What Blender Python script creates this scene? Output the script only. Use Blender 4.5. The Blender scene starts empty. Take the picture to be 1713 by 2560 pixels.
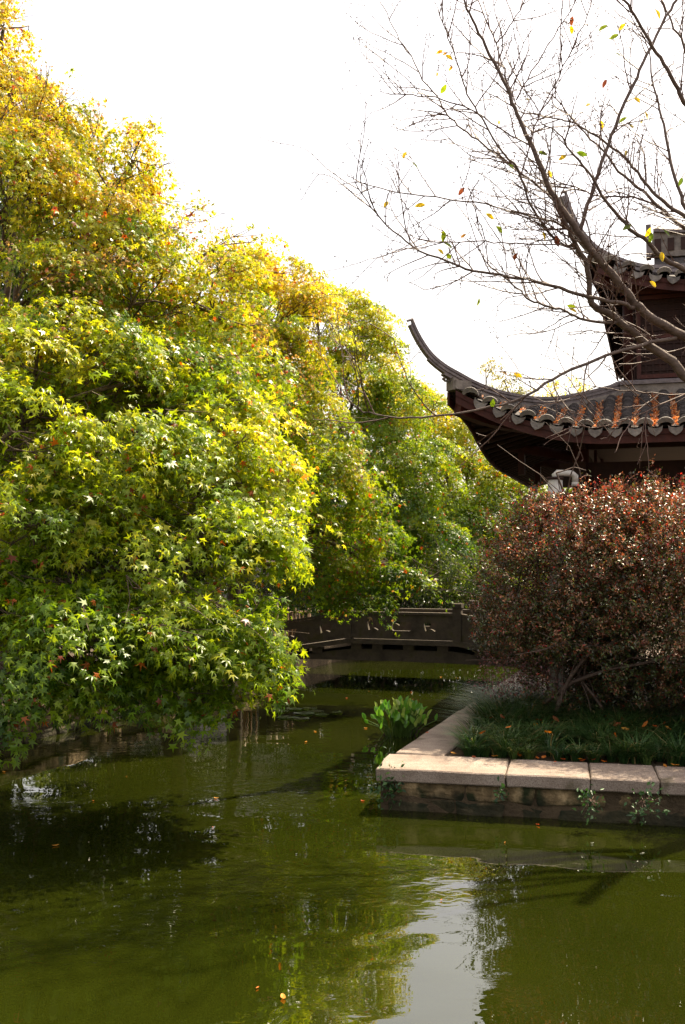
import bpy, bmesh, math, random
import numpy as np
from mathutils import Vector, Matrix, noise as mnoise

# ------------------------------------------------------------------ camera, sky, sun, exposure
S = bpy.context.scene
COL = S.collection
PITCH = math.atan2(120, 2489)
EYE = Vector((0, 0, 2.5))
cam_d = bpy.data.cameras.new('camera')
cam_d.sensor_fit = 'VERTICAL'; cam_d.sensor_height = 36; cam_d.lens = 35
cam_d.clip_end = 3000
cam = bpy.data.objects.new('camera', cam_d); COL.objects.link(cam)
cam.location = EYE; cam.rotation_euler = (math.pi/2 + PITCH, 0, 0)
S.camera = cam

SUN_AZ, SUN_EL = math.radians(43), math.radians(57)      # azimuth from +Y towards +X
SUN_DIR = Vector((math.sin(SUN_AZ)*math.cos(SUN_EL), math.cos(SUN_AZ)*math.cos(SUN_EL), math.sin(SUN_EL)))
W = bpy.data.worlds.new('World'); S.world = W; W.use_nodes = True
wn = W.node_tree; wn.nodes.clear()
sky = wn.nodes.new('ShaderNodeTexSky'); sky.sky_type = 'NISHITA'; sky.sun_disc = False
sky.sun_elevation = SUN_EL; sky.sun_rotation = SUN_AZ
sky.air_density = 1.0; sky.dust_density = 7.0; sky.ozone_density = 0.6
hz = wn.nodes.new('ShaderNodeMix'); hz.data_type = 'RGBA'
hz.inputs[0].default_value = 0.4
hz.inputs[7].default_value = (5.4, 4.7, 3.8, 1)           # bright white autumn haze over the whole sky
bg = wn.nodes.new('ShaderNodeBackground'); bg.inputs[1].default_value = 0.15
wo = wn.nodes.new('ShaderNodeOutputWorld')
wn.links.new(sky.outputs[0], hz.inputs[6]); wn.links.new(hz.outputs[2], bg.inputs[0]); wn.links.new(bg.outputs[0], wo.inputs[0])
sd = bpy.data.lights.new('sun', 'SUN'); sd.energy = 5.0; sd.angle = math.radians(0.6); sd.color = (1, 0.86, 0.63)
sun = bpy.data.objects.new('sun', sd); COL.objects.link(sun)
sun.rotation_euler = SUN_DIR.to_track_quat('Z', 'Y').to_euler(); sun.location = (30, 10, 40)
S.view_settings.view_transform = 'Standard'; S.view_settings.look = 'None'
S.view_settings.exposure = 1.25; S.view_settings.gamma = 1.0
S.view_settings.use_curve_mapping = False
S.render.engine = 'CYCLES'
S.cycles.max_bounces = 9; S.cycles.diffuse_bounces = 4; S.cycles.glossy_bounces = 3
S.cycles.transmission_bounces = 8; S.cycles.caustics_reflective = False; S.cycles.caustics_refractive = False
S.cycles.sample_clamp_indirect = 6

# ------------------------------------------------------------------ helpers
F_PX = 2489.0
FWD = Vector((0, math.cos(PITCH), math.sin(PITCH))); UPV = Vector((0, -math.sin(PITCH), math.cos(PITCH)))
def at(px, py, Y):
    """photo pixel (1713 x 2560) at world depth Y -> point"""
    r = FWD*F_PX + Vector((1, 0, 0))*(px-856.5) + UPV*(1280-py)
    return EYE + r*(Y/r.y)
def on_z(px, py, z):
    r = FWD*F_PX + Vector((1, 0, 0))*(px-856.5) + UPV*(1280-py)
    return EYE + r*((z-EYE.z)/r.z)
WM = {}
def link(o, parent=None, M=None):
    COL.objects.link(o)
    M = M or Matrix.Identity(4)
    if parent is not None:
        o.parent = parent; o.matrix_parent_inverse = WM[parent.name].inverted()
    o.matrix_basis = M
    WM[o.name] = M.copy()
    return o
def tag(o, label=None, cat=None, group=None, kind=None):
    if label: o['label'] = label
    if cat: o['category'] = cat
    if group: o['group'] = group
    if kind: o['kind'] = kind
    return o
def thing(name, loc, label, cat, group=None):
    o = bpy.data.objects.new(name, None); o.empty_display_size = 0.2
    link(o, None, Matrix.Translation(Vector(loc)))
    return tag(o, label, cat, group)
def obj(name, me, parent=None, M=None, mat=None):
    o = bpy.data.objects.new(name, me)
    if mat is not None and len(me.materials) == 0: me.materials.append(mat)
    return link(o, parent, M)
def mesh_np(name, V, Fa, mat=None, col=None, smooth=False):
    V = np.asarray(V, np.float32).reshape(-1, 3); Fa = np.asarray(Fa, np.int32)
    me = bpy.data.meshes.new(name)
    k = Fa.shape[1]; n = Fa.shape[0]
    me.vertices.add(len(V)); me.vertices.foreach_set('co', V.ravel())
    me.loops.add(n*k); me.loops.foreach_set('vertex_index', Fa.ravel())
    me.polygons.add(n); me.polygons.foreach_set('loop_start', np.arange(0, n*k, k, dtype=np.int32))
    if smooth: me.polygons.foreach_set('use_smooth', np.ones(n, bool))
    if col is not None:
        a = me.color_attributes.new('col', 'FLOAT_COLOR', 'POINT')
        c = np.ones((len(V), 4), np.float32); c[:, :3] = col
        a.data.foreach_set('color', c.ravel())
    me.update(calc_edges=True); me.validate()
    if mat: me.materials.append(mat)
    return me
class MB:
    def __init__(s): s.v = []; s.f = []
    def add(s, V, F):
        o = len(s.v); s.v += [tuple(p) for p in V]; s.f += [tuple(i+o for i in f) for f in F]; return s
    def box(s, c, u, v, w):
        """centre and three half-extent vectors"""
        c, u, v, w = map(Vector, (c, u, v, w))
        P = [c+a*u+b*v+d*w for d in (-1, 1) for b in (-1, 1) for a in (-1, 1)]
        return s.add(P, [(0,2,3,1),(4,5,7,6),(0,1,5,4),(2,6,7,3),(0,4,6,2),(1,3,7,5)])
    def tube(s, pts, rad, n=6, cap=True):
        pts = [Vector(p) for p in pts]; V = []; ref = Vector((0.3, 0.2, 1)).normalized()
        for i, p in enumerate(pts):
            d = (pts[min(i+1, len(pts)-1)]-pts[max(i-1, 0)])
            d = d.normalized() if d.length > 1e-9 else Vector((0, 0, 1))
            x = d.cross(ref)
            if x.length < 1e-3: x = d.cross(Vector((1, 0, 0)))
            x.normalize(); y = d.cross(x)
            r = rad[i] if hasattr(rad, '__len__') else rad
            for k in range(n):
                a = 2*math.pi*k/n; V.append(p+(x*math.cos(a)+y*math.sin(a))*r)
        Fs = [(i*n+k, i*n+(k+1) % n, (i+1)*n+(k+1) % n, (i+1)*n+k) for i in range(len(pts)-1) for k in range(n)]
        if cap: Fs += [tuple(range(n))[::-1], tuple((len(pts)-1)*n+k for k in range(n))]
        return s.add(V, Fs)
    def sweep(s, path, prof, side, up=Vector((0, 0, 1)), scale=None):
        """closed profile [(x,z)] swept along path; side: horizontal vector"""
        n = len(prof); V = []
        for i, p in enumerate(path):
            d = (Vector(path[min(i+1, len(path)-1)])-Vector(path[max(i-1, 0)])).normalized()
            sv = Vector(side).normalized(); uv = sv.cross(d).normalized()
            if uv.z < 0 or (abs(uv.z) < .3 and uv.dot(up) < 0): uv = -uv
            k = scale[i] if scale else (1, 1)
            V += [Vector(p)+sv*(x*k[0])+uv*(z*k[1]) for x, z in prof]
        Fs = [(i*n+k, i*n+(k+1) % n, (i+1)*n+(k+1) % n, (i+1)*n+k) for i in range(len(path)-1) for k in range(n)]
        Fs += [tuple(range(n))[::-1], tuple((len(path)-1)*n+k for k in range(n))]
        return s.add(V, Fs)
    def mesh(s, name, mat, smooth=False):
        me = bpy.data.meshes.new(name); me.from_pydata([tuple(p) for p in s.v], [], s.f)
        bm = bmesh.new(); bm.from_mesh(me); bmesh.ops.recalc_face_normals(bm, faces=bm.faces); bm.to_mesh(me); bm.free()
        if smooth: me.polygons.foreach_set('use_smooth', np.ones(len(me.polygons), bool))
        if mat: me.materials.append(mat)
        return me
    def build(s, name, mat, parent=None, smooth=False, M=None):
        return obj(name, s.mesh(name, mat, smooth), parent, M)
def rough_block(lx, ly, lz, seed, cuts=1, jit=0.02, bevel=0.0):
    bm = bmesh.new(); bmesh.ops.create_cube(bm, size=1.0)
    for v in bm.verts: v.co = Vector((v.co.x*lx, v.co.y*ly, v.co.z*lz))
    if bevel: bmesh.ops.bevel(bm, geom=bm.edges[:], offset=bevel, segments=1, affect='EDGES')
    if cuts: bmesh.ops.subdivide_edges(bm, edges=[e for e in bm.edges if e.calc_length() > 0.08], cuts=cuts, use_grid_fill=True)
    for v in bm.verts:
        q = v.co*7+Vector((seed*3.1, seed*1.7, seed))
        v.co += Vector((mnoise.noise(q), mnoise.noise(q+Vector((9, 0, 0))), mnoise.noise(q+Vector((0, 9, 0)))))*jit
    me = bpy.data.meshes.new('stone'); bm.to_mesh(me); bm.free()
    return me

# ------------------------------------------------------------------ materials
def new_mat(name):
    m = bpy.data.materials.new(name); m.use_nodes = True
    nt = m.node_tree; nt.nodes.clear()
    out = nt.nodes.new('ShaderNodeOutputMaterial')
    return m, nt, out
def nd(nt, t, **kw):
    n = nt.nodes.new(t)
    for k, v in kw.items(): setattr(n, k, v)
    return n
def ramp(nt, stops):
    r = nt.nodes.new('ShaderNodeValToRGB'); e = r.color_ramp.elements
    while len(e) < len(stops): e.new(0.5)
    for i, (p, c) in enumerate(stops):
        e[i].position = p; e[i].color = (*c, 1)
    return r
def surf(name, stops, scale=6, rough=0.85, bump=0.3, bscale=40, detail=8, spec=0.3, dist=0.01, stretch=(1, 1, 1), moss=None, speck=None, rnd=0.0, wet=None):
    m, nt, out = new_mat(name); L = nt.links.new
    tc = nd(nt, 'ShaderNodeTexCoord'); mp = nd(nt, 'ShaderNodeMapping'); mp.inputs[3].default_value = stretch
    geo = nd(nt, 'ShaderNodeNewGeometry')
    L(geo.outputs['Position'], mp.inputs[0])
    n1 = nd(nt, 'ShaderNodeTexNoise'); n1.inputs['Scale'].default_value = scale; n1.inputs['Detail'].default_value = detail; n1.inputs['Roughness'].default_value = 0.65
    L(mp.outputs[0], n1.inputs[0])
    r = ramp(nt, stops); L(n1.outputs[0], r.inputs[0]); c = r.outputs[0]
    if speck:
        n3 = nd(nt, 'ShaderNodeTexNoise'); n3.inputs['Scale'].default_value = speck[0]; n3.inputs['Detail'].default_value = 3
        L(geo.outputs['Position'], n3.inputs[0])
        rr = ramp(nt, [(0.45, (0, 0, 0)), (0.62, (1, 1, 1))]); L(n3.outputs[0], rr.inputs[0])
        mx = nd(nt, 'ShaderNodeMix', data_type='RGBA'); mx.inputs[7].default_value = (*speck[1], 1)
        fa = nd(nt, 'ShaderNodeMath', operation='MULTIPLY'); fa.inputs[1].default_value = speck[2]
        L(rr.outputs[0], fa.inputs[0]); L(fa.outputs[0], mx.inputs[0]); L(c, mx.inputs[6]); c = mx.outputs[2]
    if moss:
        n4 = nd(nt, 'ShaderNodeTexNoise'); n4.inputs['Scale'].default_value = moss[0]; n4.inputs['Detail'].default_value = 6
        L(geo.outputs['Position'], n4.inputs[0])
        rr = ramp(nt, [(moss[1], (0, 0, 0)), (moss[1]+0.1, (1, 1, 1))]); L(n4.outputs[0], rr.inputs[0])
        mx = nd(nt, 'ShaderNodeMix', data_type='RGBA'); mx.inputs[7].default_value = (*moss[2], 1)
        L(rr.outputs[0], mx.inputs[0]); L(c, mx.inputs[6]); c = mx.outputs[2]
    if wet:                                                   # dark algae band that ends raggedly above the waterline
        sz = nd(nt, 'ShaderNodeSeparateXYZ'); L(geo.outputs['Position'], sz.inputs[0])
        nw = nd(nt, 'ShaderNodeTexNoise'); nw.inputs['Scale'].default_value = 4.0; nw.inputs['Detail'].default_value = 5; L(geo.outputs['Position'], nw.inputs[0])
        m1 = nd(nt, 'ShaderNodeMath', operation='MULTIPLY_ADD'); m1.inputs[1].default_value = 0.34; m1.inputs[2].default_value = -0.17; L(nw.outputs[0], m1.inputs[0])
        m2 = nd(nt, 'ShaderNodeMath', operation='ADD'); L(sz.outputs[2], m2.inputs[0]); L(m1.outputs[0], m2.inputs[1])
        mr2 = nd(nt, 'ShaderNodeMapRange'); mr2.inputs[1].default_value = wet-0.05; mr2.inputs[2].default_value = wet+0.05; mr2.inputs[3].default_value = 0.9; mr2.inputs[4].default_value = 0
        L(m2.outputs[0], mr2.inputs[0])
        mx = nd(nt, 'ShaderNodeMix', data_type='RGBA'); mx.inputs[7].default_value = (0.012, 0.014, 0.006, 1)
        L(mr2.outputs[0], mx.inputs[0]); L(c, mx.inputs[6]); c = mx.outputs[2]
    if rnd:
        oi = nd(nt, 'ShaderNodeObjectInfo'); hs = nd(nt, 'ShaderNodeHueSaturation')
        mr = nd(nt, 'ShaderNodeMapRange'); mr.inputs[3].default_value = 1-rnd; mr.inputs[4].default_value = 1+rnd
        L(oi.outputs['Random'], mr.inputs[0]); L(mr.outputs[0], hs.inputs['Value']); L(c, hs.inputs['Color']); c = hs.outputs[0]
    b = nd(nt, 'ShaderNodeBsdfPrincipled'); b.inputs['Roughness'].default_value = rough; b.inputs['Specular IOR Level'].default_value = spec
    L(c, b.inputs['Base Color'])
    n2 = nd(nt, 'ShaderNodeTexNoise'); n2.inputs['Scale'].default_value = bscale; n2.inputs['Detail'].default_value = 6
    L(mp.outputs[0], n2.inputs[0])
    bp = nd(nt, 'ShaderNodeBump'); bp.inputs['Strength'].default_value = bump; bp.inputs['Distance'].default_value = dist
    L(n2.outputs[0], bp.inputs['Height']); L(bp.outputs[0], b.inputs['Normal'])
    L(b.outputs[0], out.inputs[0])
    return m
def leaf_mat(name, trans=0.45, rough=0.4, spec=0.5, tmul=(1.5, 1.4, 0.6), coat=0.0):
    m, nt, out = new_mat(name); L = nt.links.new
    a = nd(nt, 'ShaderNodeAttribute', attribute_name='col')
    b = nd(nt, 'ShaderNodeBsdfPrincipled'); b.inputs['Roughness'].default_value = rough; b.inputs['Specular IOR Level'].default_value = spec
    L(a.outputs['Color'], b.inputs['Base Color'])
    t = nd(nt, 'ShaderNodeBsdfTranslucent')
    mu = nd(nt, 'ShaderNodeMix', data_type='RGBA', blend_type='MULTIPLY'); mu.inputs[0].default_value = 1; mu.inputs[7].default_value = (*tmul, 1)
    L(a.outputs['Color'], mu.inputs[6]); L(mu.outputs[2], t.inputs[0])
    mx = nd(nt, 'ShaderNodeMixShader'); mx.inputs[0].default_value = trans
    L(b.outputs[0], mx.inputs[1]); L(t.outputs[0], mx.inputs[2]); L(mx.outputs[0], out.inputs[0])
    return m

M_MAPLE = leaf_mat('maple_leaf', 0.55, 0.34, 0.5, (1.75, 1.5, 0.5))
M_SHRUB = leaf_mat('fringe_leaf', 0.3, 0.32, 0.7, (1.5, 0.9, 0.6))
M_GRASS = leaf_mat('grass_blade', 0.2, 0.4, 0.4, (1.2, 1.3, 0.6))
M_PLANT = leaf_mat('water_leaf', 0.3, 0.2, 0.6, (1.3, 1.5, 0.4))
M_DRY = leaf_mat('dry_leaf', 0.4, 0.6, 0.3, (1.5, 1.0, 0.5))
M_BARK = surf('maple_bark', [(0.3, (0.05, 0.035, 0.022)), (0.7, (0.16, 0.12, 0.085))], 9, 0.9, 0.5, 30)
M_BARKD = surf('cherry_bark', [(0.3, (0.05, 0.032, 0.025)), (0.7, (0.17, 0.12, 0.095))], 12, 0.7, 0.5, 40, stretch=(1, 1, 2.5))
M_TWIG = surf('cherry_twig', [(0.3, (0.06, 0.03, 0.022)), (0.7, (0.15, 0.085, 0.06))], 12, 0.6, 0.2, 60)
M_COPING = surf('granite_coping', [(0.25, (0.16, 0.122, 0.096)), (0.5, (0.265, 0.212, 0.174)), (0.8, (0.37, 0.31, 0.262))], 3.2, 0.85, 0.6, 45, dist=0.012, speck=(120, (0.12, 0.08, 0.06), 0.75), moss=(2.1, 0.6, (0.1, 0.08, 0.05)), rnd=0.16)
M_WALL = surf('mossy_stone', [(0.3, (0.03, 0.023, 0.012)), (0.48, (0.16, 0.11, 0.055)), (0.7, (0.46, 0.33, 0.18))], 5, 0.9, 0.9, 22, dist=0.03, moss=(3.2, 0.55, (0.02, 0.026, 0.008)), rnd=0.15, wet=0.15)
M_PAVE = surf('paving_stone', [(0.3, (0.3, 0.22, 0.18)), (0.7, (0.45, 0.36, 0.31))], 4, 0.85, 0.4, 50)
M_SOIL = surf('soil', [(0.3, (0.04, 0.028, 0.016)), (0.7, (0.1, 0.07, 0.04))], 5, 0.95, 0.8, 30, dist=0.03)
M_BRIDGE = surf('bridge_stone', [(0.3, (0.045, 0.036, 0.026)), (0.7, (0.12, 0.095, 0.07))], 4, 0.9, 0.6, 30, moss=(4, 0.55, (0.07, 0.06, 0.03)))
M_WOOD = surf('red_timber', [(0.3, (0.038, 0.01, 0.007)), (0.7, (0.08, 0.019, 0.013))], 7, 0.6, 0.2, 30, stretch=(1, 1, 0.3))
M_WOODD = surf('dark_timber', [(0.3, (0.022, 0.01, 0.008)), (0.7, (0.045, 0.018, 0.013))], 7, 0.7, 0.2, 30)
M_TILE = surf('grey_clay_tile', [(0.3, (0.03, 0.025, 0.025)), (0.6, (0.065, 0.055, 0.053)), (0.8, (0.13, 0.11, 0.1))], 14, 0.8, 0.5, 60, rnd=0.3)
M_TILEP = surf('pale_tile_end', [(0.3, (0.12, 0.105, 0.1)), (0.7, (0.27, 0.245, 0.22))], 16, 0.8, 0.5, 60, rnd=0.25)
M_RIDGE = surf('ridge_tile', [(0.3, (0.09, 0.075, 0.075)), (0.7, (0.24, 0.2, 0.2))], 10, 0.55, 0.4, 50)
M_MORTAR = surf('ridge_mortar', [(0.3, (0.11, 0.095, 0.085)), (0.7, (0.3, 0.26, 0.225))], 8, 0.85, 0.5, 35)
M_WHITE = surf('white_plaster', [(0.3, (0.62, 0.57, 0.5)), (0.7, (0.78, 0.74, 0.68))], 3, 0.9, 0.2, 20)
M_PIPE = surf('white_pipe', [(0.3, (0.5, 0.47, 0.42)), (0.7, (0.62, 0.59, 0.54))], 9, 0.45, 0.05, 20)
M_BAMBOO = surf('bamboo', [(0.3, (0.12, 0.07, 0.035)), (0.7, (0.28, 0.18, 0.09))], 9, 0.6, 0.2, 30)
M_GLASS = surf('dark_opening', [(0.3, (0.02, 0.016, 0.012)), (0.7, (0.04, 0.03, 0.02))], 5, 0.25, 0.0, 20)

def water_material():
    m, nt, out = new_mat('pond_water'); L = nt.links.new
    geo = nd(nt, 'ShaderNodeNewGeometry')
    n0 = nd(nt, 'ShaderNodeTexNoise'); n0.inputs['Scale'].default_value = 0.45; n0.inputs['Detail'].default_value = 5
    L(geo.outputs['Position'], n0.inputs[0])
    r = ramp(nt, [(0.3, (0.0085, 0.0115, 0.001)), (0.7, (0.0145, 0.018, 0.0014))]); L(n0.outputs[0], r.inputs[0])
    b = nd(nt, 'ShaderNodeBsdfPrincipled'); b.inputs['Roughness'].default_value = 0.012; b.inputs['IOR'].default_value = 1.7
    L(r.outputs[0], b.inputs['Base Color'])
    def wave(sx, sy, rot, det, dst):
        mp = nd(nt, 'ShaderNodeMapping'); mp.inputs[3].default_value = (sx, sy, 1); mp.inputs[2].default_value = (0, 0, rot)
        L(geo.outputs['Position'], mp.inputs[0])
        n = nd(nt, 'ShaderNodeTexNoise'); n.inputs['Scale'].default_value = 1; n.inputs['Detail'].default_value = det; n.inputs['Distortion'].default_value = dst
        L(mp.outputs[0], n.inputs[0]); return n.outputs[0]
    w1 = wave(1.1, 1.9, 0.3, 0.0, 0.5)
    w2 = wave(4.5, 8.0, -0.2, 2.0, 0.5)
    msk = wave(0.55, 0.7, 0.9, 1.0, 0.3)
    mr = nd(nt, 'ShaderNodeMapRange'); mr.inputs[1].default_value = 0.5; mr.inputs[2].default_value = 0.64; mr.inputs[3].default_value = 0.05; mr.inputs[4].default_value = 0.7
    L(msk, mr.inputs[0])
    mu = nd(nt, 'ShaderNodeMath', operation='MULTIPLY'); L(w2, mu.inputs[0]); L(mr.outputs[0], mu.inputs[1])
    ad0 = nd(nt, 'ShaderNodeMath', operation='ADD'); L(w1, ad0.inputs[0]); L(mu.outputs[0], ad0.inputs[1])
    sx = nd(nt, 'ShaderNodeSeparateXYZ'); L(geo.outputs['Position'], sx.inputs[0])
    sh = nd(nt, 'ShaderNodeMapRange'); sh.inputs[1].default_value = 9; sh.inputs[2].default_value = 18; sh.inputs[3].default_value = 1; sh.inputs[4].default_value = 0.25   # the channel is sheltered from wind
    L(sx.outputs[1], sh.inputs[0])
    ad = nd(nt, 'ShaderNodeMath', operation='MULTIPLY'); L(ad0.outputs[0], ad.inputs[0]); L(sh.outputs[0], ad.inputs[1])
    bp = nd(nt, 'ShaderNodeBump'); bp.inputs['Strength'].default_value = 1.0; bp.inputs['Distance'].default_value = 0.0085
    L(ad.outputs[0], bp.inputs['Height']); L(bp.outputs[0], b.inputs['Normal'])
    L(b.outputs[0], out.inputs[0])
    return m
M_WATER = water_material()

# ------------------------------------------------------------------ ground, pond, banks
IC = Vector((0.33, 10.1, 0)); UF = Vector((0.9766, -0.2152, 0)); VL = Vector((0.3257, 0.9455, 0))   # island corner, front edge, side edge
BL = Vector((-4.55, 13.2, 0)); BD = Vector((0.36, 0.933, 0))                                       # left bank line
ZB = 0.42
def isl(a, b, z=0.0): return IC+UF*a+VL*b+Vector((0, 0, z))
def bank(t, o=0.0, z=0.0): return BL+BD*t+Vector((-BD.y, BD.x, 0))*o+Vector((0, 0, z))

wm = MB().add([(-60, -40, 0), (60, -40, 0), (60, 60, 0), (-60, 60, 0)], [(0, 1, 2, 3)])
tag(wm.build('water', M_WATER), 'still murky green pond water', 'water', kind='structure')

def ground_sheet():
    bm = bmesh.new()
    outer = [(-900, -900), (900, -900), (900, 900), (-900, 900)]
    i0, i1, i2 = isl(0.04, 0.04), isl(13, 0.04), isl(0.04, 17.5)
    b0, b1 = bank(-14, 0.04), bank(14, 0.04)
    pond = [(b0.x, b0.y), (b1.x, b1.y), (i2.x, i2.y), (i0.x, i0.y), (i1.x, i1.y), (14, -3.0), (b0.x-1, -3.0)]
    es = []
    for loop in (outer, pond):
        vs = [bm.verts.new((x, y, ZB-0.03)) for x, y in loop]
        es += [bm.edges.new((vs[i], vs[(i+1) % len(vs)])) for i in range(len(vs))]
    bmesh.ops.triangle_fill(bm, use_beauty=True, edges=es)
    # drop faces inside the pond
    ds = []
    for f in bm.faces:
        c = f.calc_center_median(); ins = False; j = len(pond)-1
        for i in range(len(pond)):
            (xi, yi), (xj, yj) = pond[i], pond[j]
            if (yi > c.y) != (yj > c.y) and c.x < (xj-xi)*(c.y-yi)/(yj-yi)+xi: ins = not ins
            j = i
        if ins: ds.append(f)
    bmesh.ops.delete(bm, geom=ds, context='FACES')
    # vertical earth face down into the pond
    for i in range(len(pond)):
        p, q = pond[i], pond[(i+1) % len(pond)]
        bm.faces.new([bm.verts.new((p[0], p[1], ZB-0.03)), bm.verts.new((q[0], q[1], ZB-0.03)), bm.verts.new((q[0], q[1], -0.5)), bm.verts.new((p[0], p[1], -0.5))])
    for f in bm.faces:
        if f.normal.z < -0.5: f.normal_flip()
    me = bpy.data.meshes.new('ground'); bm.to_mesh(me); bm.free(); me.materials.append(M_SOIL)
    tag(obj('ground', me), 'dark earth of the garden banks', 'ground', kind='structure')
ground_sheet()

# paved walk along the back of the island, leading to the bridge
pv = MB()
tag(MB().add([isl(0.5, 3.2, ZB-0.02), isl(9, 3.2, ZB-0.02), isl(9, 13, ZB-0.02), isl(0.5, 13, ZB-0.02)], [(0, 1, 2, 3)]).build('path', M_PAVE), 'pale stone walk behind the hedge leading to the bridge', 'path', kind='structure')
path_o = bpy.data.objects['path']
rs = random.Random(5)
slab_me = rough_block(0.66, 0.66, 0.03, 3, 0, 0.004, 0.008); slab_me.materials.append(M_PAVE)
for i in range(7):
    for j in range(14):
        c = isl(0.85+i*0.7, 3.55+j*0.7, ZB-0.008+rs.uniform(-0.003, 0.003))
        M = Matrix.Translation(c) @ Matrix.Rotation(math.atan2(UF.y, UF.x), 4, 'Z')
        obj('paving_slab', slab_me, path_o, M)

def stone_wall(name, label, origin, d, n_in, lens, z_top, cop_w, cop_t, over, seed, mat_cop, wall_from=0.0, course=(0.16, 0.2), jit=0.02, end_trim=0.0):
    """coping slabs + rough courses; d along, n_in inward horizontal"""
    root = thing(name, origin, label, 'wall')
    rr = random.Random(seed); ang = math.atan2(d.y, d.x)
    R = Matrix.Rotation(ang, 4, 'Z')
    sgn = 1 if Vector((-d.y, d.x, 0)).dot(n_in) > 0 else -1
    a = wall_from
    for k, L in enumerate(lens):
        me = rough_block(L-0.014, cop_w+over, cop_t, seed+k*7.3, 4, 0.008, 0.012); me.materials.append(mat_cop)
        c = Vector(origin)+d*(a+L/2)+n_in*((cop_w-over)/2+rr.uniform(-.006, .006))+Vector((0, 0, z_top-cop_t/2+rr.uniform(-.006, .006)))
        obj('coping_slab', me, root, Matrix.Translation(c) @ R @ Matrix.Rotation(rr.uniform(-.008, .008), 4, 'X')); a += L
    total = a
    zt = z_top-cop_t
    row = 0
    while zt > -0.25:
        h = rr.uniform(*course); a = end_trim-rr.uniform(0, .2)*(row > 0)
        a = end_trim
        while a < total:
            L = rr.uniform(0.35, 0.85)
            me = rough_block(L-0.015, 0.3, h-0.012, seed+a*5+row*31, 2, jit, 0.018); me.materials.append(M_WALL)
            c = Vector(origin)+d*(a+L/2)+n_in*(0.15+0.03+rr.uniform(-.025, .02))+Vector((0, 0, zt-h/2))
            obj('stone', me, root, Matrix.Translation(c) @ R); a += L
        zt -= h; row += 1
    return root
N_F = Vector((-UF.y, UF.x, 0)); N_L = Vector((VL.y, -VL.x, 0))
stone_wall('retaining_wall', 'low stone wall with thick pale coping slabs along the front of the island', isl(0, 0), UF, N_F,
           [1.294, 0.8, 0.64, 0.8, 0.75, 0.9, 0.85, 0.8, 0.9], ZB, 0.72, 0.125, 0.03, 11, M_COPING, end_trim=0.12, jit=0.045)
stone_wall('retaining_wall', 'low stone wall with narrower coping running back from the island corner towards the bridge', isl(0, 0.80), VL, N_L,
           [1.9, 1.3, 1.5, 1.4, 1.5, 1.3, 1.6], ZB, 0.5, 0.125, 0.03, 23, M_COPING, end_trim=-0.45, jit=0.045)
stone_wall('retaining_wall', 'shaded rough stone bank wall below the overhanging maples', bank(-3.0), BD, Vector((-BD.y, BD.x, 0)),
           [0.9, 0.8, 1.0, 0.85, 0.95, 0.8, 1.0, 0.9, 0.9, 1.0, 0.8, 0.95, 1.0], ZB+0.04, 0.4, 0.14, 0.02, 41, M_WALL, jit=0.04)

# ------------------------------------------------------------------ foliage engine
def star_template():
    """five-lobed maple leaf, unit length, fan round the centre"""
    tips = [(-112, 0.5), (-55, 0.84), (0, 1.0), (55, 0.84), (112, 0.5)]
    P = [(0, 0.05, 0.03)]
    ring = [(0.0, -0.16, -0.02)]
    for i, (a, r) in enumerate(tips):
        t = math.radians(a); ring.append((math.sin(t)*r, math.cos(t)*r, -0.14*r))
        if i < 4:
            b = math.radians((a+tips[i+1][0])/2); ring.append((math.sin(b)*0.27, math.cos(b)*0.27+0.03, 0.045))
    P += ring; n = len(ring)
    return np.array(P, np.float32), np.array([(0, 1+(i+1) % n, 1+i) for i in range(n)], np.int32)
def lite_template():
    """the same leaf in five triangles"""
    V = []; Fs = []
    for a, r in [(-112, 0.5), (-55, 0.84), (0, 1.0), (55, 0.84), (112, 0.5)]:
        t = math.radians(a); s = 0.2; k = len(V)
        V += [(-math.cos(t)*s, math.sin(t)*s, 0.02), (math.sin(t)*r, math.cos(t)*r, -0.12*r), (math.cos(t)*s, -math.sin(t)*s, 0.02)]
        Fs.append((k, k+2, k+1))
    return np.array(V, np.float32), np.array(Fs, np.int32)
def oval_template(w=0.5):
    V = [(0, 0, 0), (-w/2, 0.42, 0.06), (0, 0.45, -0.02), (w/2, 0.42, 0.06), (0, 1, -0.06)]
    return np.array(V, np.float32), np.array([(0, 2, 1), (0, 3, 2), (1, 2, 4), (2, 3, 4)], np.int32)
def quad_template(w=0.5):
    V = [(0, 0, 0), (-w/2, 0.45, 0.05), (0, 1, -0.05), (w/2, 0.45, 0.05)]
    return np.array(V, np.float32), np.array([(0, 2, 1), (0, 3, 2)], np.int32)
def tri_template():
    V = []; Fs = []
    for a, r in [(-62, 0.8), (0, 1.0), (62, 0.8)]:
        t = math.radians(a); s = 0.23; k = len(V)
        V += [(-math.cos(t)*s, math.sin(t)*s, 0.02), (math.sin(t)*r, math.cos(t)*r, -0.14*r), (math.cos(t)*s, -math.sin(t)*s, 0.02)]
        Fs.append((k, k+2, k+1))
    return np.array(V, np.float32), np.array(Fs, np.int32)
STAR, LITE, TRI, OVAL, QUAD = star_template(), lite_template(), tri_template(), oval_template(), quad_template()
def nrm(a): return a/np.maximum(np.linalg.norm(a, axis=-1, keepdims=True), 1e-9)
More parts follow.
